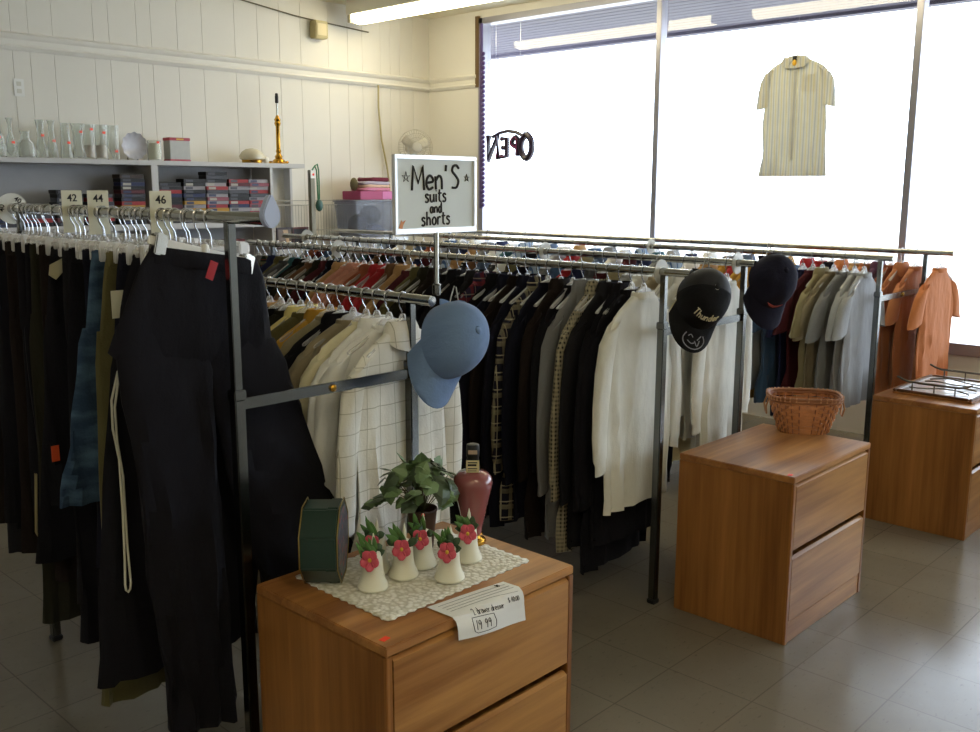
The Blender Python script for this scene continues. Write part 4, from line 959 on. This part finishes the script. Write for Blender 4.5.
# picture frames leaning past the shelf end
for i, (x, c, lb) in enumerate(((4.84, '3a2624', 'dark framed picture with a pale wedge leaning past the shelf end panel'), (5.0, '6a3028', 'red and black framed picture beside the grey shelf post'))):
    t = thing('picture_frame', lb, 'picture', (x, 6.98, 1.23), 0)
    mb = MB(); 
    for a in ((-.085, .085, .17, .185), (-.085, .085, 0, .015), (-.085, -.07, .015, .17), (.07, .085, .015, .17)): mb.box(a[0], a[1], -.008, .008, a[2], a[3])
    mb.build('frame', mat('frame_'+str(i), c, .4), t, bevel=.002)
    MB().box(-.07, .07, 0, .004, .015, .17).build('picture', mat('pic_'+str(i), '7a6a5c' if i == 0 else '2c2426', .4, var=.4, vs=20), t, smooth=False)
    if i == 0: MB().prism([(-.02, .165), (.03, .165), (.05, .02), (.03, .02)], -.001, .0).build('pale_wedge', mat('pic_wedge', 'd2b48c', .5), t)
tag(MB().box(4.74, 5.3, 6.93, 7.2, 1.195, 1.23).build('ledge_board', shp, None, bevel=.003), 'pale ledge board carrying the leaning pictures past the shelf unit', 'shelf')
# glassware along the top, each with its price sticker
def glassware(name, label, x, prof, wall=.003, sy=None, st=(.5,), stz=None, cat='vase', extra=None):
    t = thing(name, label, cat, (x, sy or 7.02, 1.95), 0, 'glassware on top of the shelf unit')
    inner = [(max(.001, r-wall), z) for r, z in reversed(prof) if z > .008]+[(.001, .008)]
    MB().lathe(prof+inner, 24, capB=True).build('glass_body', glass_m, t)
    if stz is not None:
        rs = min(prof, key=lambda p: abs(p[1]-stz))[0]
        MB().box(-.011, .011, -.0012, .0, -.008, .008).build('price_sticker', sticker, t, loc=(.006, -rs-.001, stz), rot=(0, 0, 0))
    if extra: extra(t)
    return t
glassware('glass_jug', 'big round glass jug at the cut-off end of the shelf top', 2.56, [(.05, 0), (.062, .01), (.068, .06), (.06, .12), (.04, .17), (.034, .2), (.036, .25), (.04, .262)], stz=.13)
glassware('bud_vase', 'slim-necked glass vase between the jug and the round flask', 2.662, [(.036, 0), (.042, .006), (.04, .05), (.03, .1), (.015, .16), (.013, .22), (.02, .255), (.024, .262)], stz=.1)
glassware('glass_flask', 'short round glass flask between two slim vases', 2.76, [(.045, 0), (.058, .012), (.062, .05), (.052, .1), (.03, .122), (.028, .16), (.034, .18)])
glassware('bud_vase', 'slim-waisted glass vase just past the round flask', 2.866, [(.034, 0), (.04, .008), (.038, .07), (.022, .12), (.02, .19), (.03, .255), (.032, .26)], stz=.155)
glassware('bud_vase', 'slim glass vase beside the tapered vase', 2.942, [(.036, 0), (.04, .006), (.034, .08), (.02, .15), (.017, .22), (.026, .256), (.03, .26)], stz=.12)
glassware('tapered_vase', 'tapered greenish glass vase, narrower at the top', 3.04, [(.04, 0), (.042, .01), (.036, .08), (.03, .16), (.028, .24), (.03, .246)], stz=.11)
glassware('flared_vase', 'tall flared glass vase before the tumblers', 3.13, [(.034, 0), (.042, .006), (.05, .02), (.034, .09), (.036, .17), (.046, .24), (.048, .246)], stz=.19)
for i, (x, s) in enumerate(((3.205, .21), (3.295, .19), (3.385, .06))):
    def milk(t, i=i):
        MB().lathe([(.036, .012), (.038, .05), (.039, .10)], 20).build('frosted_base', clear('milky_glass', 'f2eee8', .4, .4, 'dcd2c8'), t)
    glassware('glass_tumbler', ['tall glass tumbler beside the flared vase', 'tall glass tumbler in the middle of three', 'tall glass tumbler beside the standing glass plate'][i], x, [(.040, 0), (.044, .008), (.043, .10), (.046, .20), (.048, .246)], stz=s, cat='glass', extra=milk if i < 2 else None)
t = thing('glass_plate', 'scalloped clear glass plate standing on edge on the shelf top', 'plate', (3.555, 7.03, 1.952))
L = []
for r0, y in ((.015, .012), (.05, .012), (.072, .004), (.098, -.01), (.1, -.012), (.098, -.006), (.07, .010), (.05, .018), (.015, .018)):
    L.append([(r0*(1+(.04*math.cos(12*2*PI*k/72) if r0 > .09 else 0))*math.cos(2*PI*k/72), y, .103+r0*(1+(.04*math.cos(12*2*PI*k/72) if r0 > .09 else 0))*math.sin(2*PI*k/72)) for k in range(72)])
pl = MB().loft(L).build('plate_body', clear('cut_glass', 'f0f0f4', .45, .12, 'd8d8e2'), t)
MB().box(-.04, .04, .02, .05, 0, .02).build('plate_stand', glass_m, t, bevel=.003)
def candle_in(t): MB().lathe([(.045, .01), (.047, .03), (.047, .13), (.01, .132)], 20).build('candle', wax, t)
glassware('candle_glass', 'glass jar holding a white candle beside the standing plate', 3.71, [(.05, 0), (.053, .008), (.053, .15)], stz=.135, cat='candle', extra=candle_in)
t = thing('tin_box', 'square grey tin with red top and bottom bands on the shelf top', 'tin box', (3.91, 6.99, 1.95))
MB().box(-.085, .085, 0, .1, .014, .155).build('tin_body', mat('grey_tin', '9f9d96', .4, .2, var=.12, vs=25), t, bevel=.003)
for a, b in ((0, .014), (.155, .178)): MB().box(-.088, .088, -.003, .103, a, b).build('red_band', mat('red_tin', 'a8283a', .4), t, bevel=.003)
MB().box(-.03, .03, -.0042, -.003, .160, .172).build('yellow_label', mat('yellow_label', 'd8a437', .5), t)
# glass ceiling shade and brass lamp
t = thing('glass_dome', 'domed white glass lamp shade on a brass ring on the shelf top', 'lamp shade', (4.585, 7.04, 1.95))
MB().lathe([(.075, .022), (.1, .035), (.104, .055), (.085, .09), (.05, .112), (.01, .12)], 28).build('dome', clear('opal_glass', 'fff8e8', .25, .2, 'e8e2cc'), t)
MB().lathe([(.06, 0), (.082, .004), (.085, .022), (.075, .03)], 28).build('brass_ring', brass, t)
tag(MB().sphere((0, 0, .03), .03, 14).build('light_bulb', mat('bulb_white', 'f4f0e4', .2), None, loc=(4.69, 7.0, 1.95)), 'round white light bulb lying beside the domed glass shade', 'light bulb')
t = thing('table_lamp', 'tall brass candlestick lamp without a shade on the shelf end', 'lamp', (4.855, 7.05, 1.95))
MB().lathe([(.07, 0), (.072, .01), (.055, .016), (.05, .03), (.028, .045), (.034, .06), (.02, .08), (.018, .1)], 28).build('base', brass, t)
for k in range(4): MB().sphere((.066*math.cos(PI/4+PI/2*k), .066*math.sin(PI/4+PI/2*k), .012), .018, 8, sc=(1.2, 1, .7)).build('base_foot', brass, t)
MB().lathe([(.018, .09), (.024, .105), (.018, .12), (.017, .31), (.021, .315), (.028, .335), (.022, .35), (.028, .365), (.016, .385), (.010, .4)], 24).build('column', brass, t)
MB().lathe([(.008, .39), (.008, .50)], 12).build('stem', chrome, t)
MB().lathe([(.013, .50), (.015, .51), (.015, .55), (.012, .575), (.009, .58)], 14).build('socket', black_m, t)
# wire rack and its grey post, clear bin, folded cloth
t = thing('wire_rack', 'white wire grid panel standing by the wall beside the shelf unit', 'wire rack', (4.75, 7.1, 0))
mb = MB()
for z in (1.64, 1.60, 1.38, 1.2, .8, .4, .02): mb.tube([(0, 0, z), (1.3, 0, z)], .0045, 6)
for k in range(44): mb.tube([(.03*k, .006, .02), (.03*k, .006, 1.6)], .0022, 4)
mb.build('wire_grid', mat('white_wire', 'b5b3ae', .4, .3), t)
for x in (0, 1.3): MB().tube([(x, 0, 0), (x, 0, 1.66)], .01, 8).build('side_post', mat('white_wire', 'b5b3ae'), t)
t = thing('display_post', 'slim grey upright post with a white tag at its top, beside the shelf end', 'post', (5.075, 6.9, 0), 0)
MB().box(-.022, .022, -.022, .022, 0, 1.9).build('post_shaft', mat('grey_post', '8b8877', .5), t, bevel=.003)
MB().box(-.045, .045, -.05, .05, 0, .015).build('post_foot', mat('grey_post', '8b8877'), t, bevel=.003)
MB().box(-.024, .03, -.026, -.024, 1.83, 1.9).build('white_tag', white_m, t)
MB().lathe([(.011, 0), (.011, .0015)], 12, M=Matrix.Translation((.004, -.026, 1.862)) @ Matrix.Rotation(PI/2, 4, 'X')).build('red_dot', sticker, t)
t = thing('skipping_rope', 'green cord loop with a dark green handle hanging on the grey post', 'rope', (5.075, 6.87, 0))
gc = mat('green_cord', '2f7a50', .5); dg = mat('dark_green_plastic', '2e5a52', .4)
MB().tube([(-.01, 0, 1.9), (.02, 0, 1.935), (.045, 0, 1.95), (.058, 0, 1.9), (.06, 0, 1.8), (.058, 0, 1.66), (.045, 0, 1.63), (.04, 0, 1.78), (.036, 0, 1.9), (.02, 0, 1.93)], .006, 8).build('cord', gc, t)
MB().sphere((.055, 0, 1.60), .045, 16, sc=(.8, .55, 1.15)).build('handle', dg, t)
t = thing('side_table', 'low white table under the clear storage bin in the corner', 'table', (5.72, 6.98, 0))
MB().box(-.36, .36, -.2, .22, 1.275, 1.305).build('table_top', mat('white_table', 'dfe3ea', .3), t, bevel=.004)
for sx in (-.33, .33):
    for sy in (-.17, .19): MB().box(sx-.015, sx+.015, sy-.015, sy+.015, 0, 1.275).build('leg', white_m, t)
t = thing('storage_bin', 'clear plastic storage bin holding dark clothing on the corner table', 'storage bin', (5.73, 6.98, 1.305))
pl = clear('bin_plastic', 'e6e8ee', .92, .25, 'b8bcc8')
def rect(a, b, z): return [(-a, -b, z), (a, -b, z), (a, b, z), (-a, b, z)]
MB().loft([rect(.20, .14, 0), rect(.235, .16, .33), rect(.228, .153, .33), rect(.195, .135, .006)], True, True).build('bin_body', pl, t, smooth=False)
MB().loft([rect(.245, .17, .32), rect(.245, .17, .34)]).build('bin_rim', pl, t, bevel=.004)
for i, (x, y, s, c, lb) in enumerate(((.04, -.02, (.10, .10, .09), '10141f', 'crumpled navy cloth inside the clear bin'), (.09, .0, (.10, .10, .055), '3a4a70', 'folded blue cloth at the bottom of the clear bin'), (-.08, .02, (.09, .10, .10), '1f1f24', 'dark grey cloth inside the clear bin'))):
    mb = MB(); mb.sphere((0, 0, 0), 1, 18, sc=s)
    o = mb.build('folded_cloth', fabric('binc'+str(i), c), None, loc=(5.73+x, 6.98+y, 1.312+s[2]+(.1 if i == 0 else 0))); tag(o, lb, 'cloth', 'cloth in the clear bin')
mb = MB().box(-.2, .2, -.13, .13, 0, .075)
t = thing('cardboard_box', 'magenta box on top of the clear storage bin', 'box', (5.77, 6.98, 1.646)); 
mb.build('box_body', mat('magenta_box', 'a52f62', .5, var=.06), t, bevel=.004); MB().box(.06, .2, -.132, -.13, .004, .072).build('pink_label', mat('pink_label', 'c86aa0', .5), t)
for i, (z, h, c, w2, lb) in enumerate(((1.722, .03, 'd18aa6', .17, 'pink folded cloth at the bottom of the pile on the magenta box'), (1.753, .026, 'd9b8a0', .16, 'peach folded cloth second up on the magenta box'), (1.780, .028, 'b9b0c2', .165, 'pale lilac folded cloth third up on the magenta box'), (1.809, .034, '6a2436', .12, 'dark red folded cloth topping the pile on the magenta box'))):
    mb = MB(); L = []
    for a, z2 in ((.93, 0), (1, h*.25), (1, h*.75), (.94, h)): L.append([(x*a, y*a, z2+.003*math.sin(7*x/w2)) for x, y in [(w2*math.copysign(abs(math.cos(2*PI*k/32))**.35, math.cos(2*PI*k/32)), .11*math.copysign(abs(math.sin(2*PI*k/32))**.35, math.sin(2*PI*k/32))) for k in range(32)]])
    mb.loft(L); tag(mb.build('folded_cloth', fabric('pilec'+str(i), c), None, loc=(5.80+(.03 if i == 3 else 0), 6.98, z)), lb, 'cloth', 'folded cloths on the magenta box')
tag(MB().sphere((0, 0, 0), 1, 14, sc=(.035, .04, .06)).build('toy_figure', fabric('olivetoy', '6a6248'), None, loc=(5.605, 6.98, 1.782)), 'small olive stuffed toy beside the folded cloth pile', 'toy')
# fan
t = thing('pedestal_fan', 'white pedestal fan with a wire guard standing in the corner behind the sign', 'fan', (6.33, 6.95, 0), math.radians(-25))
wf = mat('fan_white', 'bdb9ac', .4)
MB().lathe([(.18, 0), (.18, .02), (.03, .05), (.02, .06)], 24).build('base', wf, t); MB().tube([(0, .06, .03), (0, .06, 2.0), (0, .05, 2.09)], .014, 10).build('pole', wf, t)
gd = MB(); cz = 2.13
for rr2, yy in ((.165, -.02), (.163, .02), (.13, -.045), (.09, -.055), (.05, -.06)): gd.tube([(rr2*math.cos(2*PI*k/40), yy, cz+rr2*math.sin(2*PI*k/40)) for k in range(40)], .0022, 5, closed=True)
for k in range(40):
    a = 2*PI*k/40; gd.tube([(q*math.cos(a), y, cz+q*math.sin(a)) for q, y in ((.04, -.06), (.1, -.055), (.145, -.038), (.165, -.02))], .0013, 4)
    gd.tube([(q*math.cos(a), y, cz+q*math.sin(a)) for q, y in ((.05, .05), (.12, .045), (.163, .02))], .0013, 4)
gd.build('guard', wf, t)
MB().lathe([(.045, 0), (.045, .008), (.03, .012)], 20, M=Matrix.Translation((0, -.055, cz)) @ Matrix.Rotation(PI/2, 4, 'X')).build('guard_badge', wf, t)
MB().lathe([(.06, 0), (.06, .1), (.03, .13)], 20, M=Matrix.Translation((0, .05, cz)) @ Matrix.Rotation(-PI/2, 4, 'X')).build('motor', wf, t)
for k in range(3):
    a = 2*PI*k/3+.4; L = []
    for i in range(6):
        q = .03+.115*i/5; ww = .03+.03*math.sin(PI*i/5*.8)
        L.append([(q*math.cos(a+s*ww/q*.8), .0+s*.014, cz+q*math.sin(a+s*ww/q*.8)) for s in (-1, -.3, .3, 1)])
    o = MB().loft(L, False, False, closed=False).build('blade', mat('fan_blade', 'cdc9bb', .4), t); sm = o.modifiers.new('thickness', 'SOLIDIFY'); sm.thickness = .002
# wall fittings
t = thing('wall_outlet', 'white double wall outlet high on the panelled wall above the glassware', 'outlet', (2.835, YW, 2.44))
MB().box(-.037, .037, -.008, 0, -.06, .06).build('cover_plate', white_m, t, bevel=.003)
for z in (-.025, .025): MB().box(-.016, .016, -.0105, -.008, z-.015, z+.015).build('socket', mat('outlet_face', 'd6d4c8', .4), t, bevel=.002)
t = thing('alarm_box', 'beige alarm siren box high on the panelled wall near the ceiling light', 'alarm', (5.43, YW, 3.12))
MB().box(-.07, .07, -.09, 0, -.075, .075).build('casing', mat('beige_casing', 'b5a878', .5), t, bevel=.008); MB().box(-.05, .05, -.094, -.09, -.05, .05).build('front_grille', mat('beige_grille', 'd8cba0', .5), t, bevel=.003)
tag(MB().tube([(4.58, 7.235, 3.285), (5.2, 7.235, 3.215), (5.43, 7.235, 3.20), (6.02, 7.235, 3.17)], .006, 6).build('wall_cable', mat('dark_cable', '6a624c', .6), None), 'dark cable strung along the top of the panelled wall past the alarm box', 'cable')
tag(MB().tube([(6.09, 7.19, 2.70), (6.10, 7.205, 2.5), (6.13, 7.205, 2.2), (6.19, 7.20, 1.95), (6.225, 7.20, 1.7), (6.23, 7.2, 1.35)], .0085, 6).build('hanging_cord', mat('beige_cord', 'b5a878', .6), None), 'beige cord hanging down the panelled wall from the moulding', 'cord')

# ------------------------------------------------------------------ in the window
t = thing('open_sign', 'dark oval neon OPEN sign seen from behind in the shop window', 'sign', (6.72, 6.13, 2.13))
ns_ = mat('neon_tube_off', '2a1c34', .3, var=.1); ns2 = mat('magenta_tube', 'a02a6a', .3)
def opn(cx, sx=1, sz=1): return lambda u, v: (.012, -(0)+ (cx+u*sx), -.10+v*sz)
# letters face the street (+x): reading direction runs along +y
for txt, cx, sz, zz, r0, m2 in (('O', -.21, .22, -.115, .028, ns_), ('P', -.075, .16, -.09, .024, ns_), ('E', .055, .16, -.09, .024, ns_), ('N', .195, .22, -.115, .028, ns_)):
    write(txt, sz, r0, lambda u, v, cx=cx, zz=zz: (.012, cx+u, zz+v)).build('letter', m2, t)
    write(txt, sz*.98, .005, lambda u, v, cx=cx, zz=zz: (-.006, cx+u, zz+v+.002)).build('tube_line', ns2, t)
MB().tube([(.012, -.19, .09), (.012, -.1, .125), (.012, 0, .138), (.012, .1, .125), (.012, .19, .09)], .016, 8).build('top_arc', ns_, t)
for s in (-.15, .15): MB().tube([(.012, s, .1), (.012, s, 1.12)], .0015, 5).build('hanging_wire', wire_m, t)
t = tag(MB().build('x', white_m) if False else MB().tube([(6.74, 6.475, 3.25), (6.74, 6.475, 1.56)], .018, 6).build('bead_garland', mat('purple_cord', '5a4a7a', .5), None), 'purple scalloped bead garland hanging down the window edge beside the open sign', 'garland')
mb = MB()
for k in range(34): mb.sphere((6.74, 6.45, 2.98-.042*k), .02, 8)
mb.build('beads', mat('purple_bead', '54407a', .4), None).parent = t
# striped shirt hung in the window
sh = make_shirt(77, .83, 'window', 'shirt', .03)
sm_ = fabric('cloth_window_stripe', 'dfdfd6', 'stripe', ('c2c6ca', 'dcd6b8'), 1.0, trans=.32)
for c in sh.children: c.data.materials[0] = sm_
sh.location = (6.69, 3.31, 2.76); sh.rotation_euler = (math.radians(2), 0, -PI/2+.12); sh.scale = (1.0, 1.0, 1.0)
sh.name = 'short_sleeved_shirt'; tag(sh, 'pale yellow striped short-sleeved shirt hung in the shop window', 'short-sleeved shirt')
MB().box(-.015, .015, -.003, .003, -.105, -.075).build('neck_label', ink, sh, loc=(0, -.05, -.006))
MB().sphere((0, -.055, -.128), .02, 10, sc=(.8, .3, 1.1)).build('size_tag', mat('yellow_tag', 'e8b52e', .5), sh)
MB().box(-.014, .014, -.044, -.038, -.80, -.13).build('placket', sm_, sh, bevel=.002)
for sg in (-1, 1): MB().prism([(sg*.012, -.10), (sg*.075, -.086), (sg*.10, -.125), (sg*.06, -.165)], -.055, -.05).build('collar_flap', sm_, sh, bevel=.001)
MB().box(.05, .15, -.034, -.029, -.33, -.21).build('pocket', sm_, sh, bevel=.002)
mb = MB()
for k in range(5): mb.lathe([(.006, 0), (.006, .002)], 8, M=Matrix.Translation((0, -.036, -.2-.12*k)) @ Matrix.Rotation(PI/2, 4, 'X'))
mb.build('buttons', white_m, sh)
h = dup(hang0, (6.69, 3.31, 2.76), (0, 0, -PI/2+.12), 'clear plastic hanger holding the striped shirt up in the window', None)
MB().tube([(0, 0, .0195), (0, 0, .47)], .0008, 4).build('hanging_thread', wire_m, h)

# prototypes are not part of the shop
def rm(o):
    for c in list(o.children): rm(c)
    bpy.data.objects.remove(o)
for p in protos: rm(p)
sc = bpy.context.scene
sc.view_settings.view_transform = 'Standard'; sc.view_settings.look = 'None'; sc.view_settings.exposure = 0.18; sc.view_settings.gamma = 1.0
sc.cycles.transparent_max_bounces = 24; sc.cycles.max_bounces = 10; sc.cycles.sample_clamp_indirect = 6
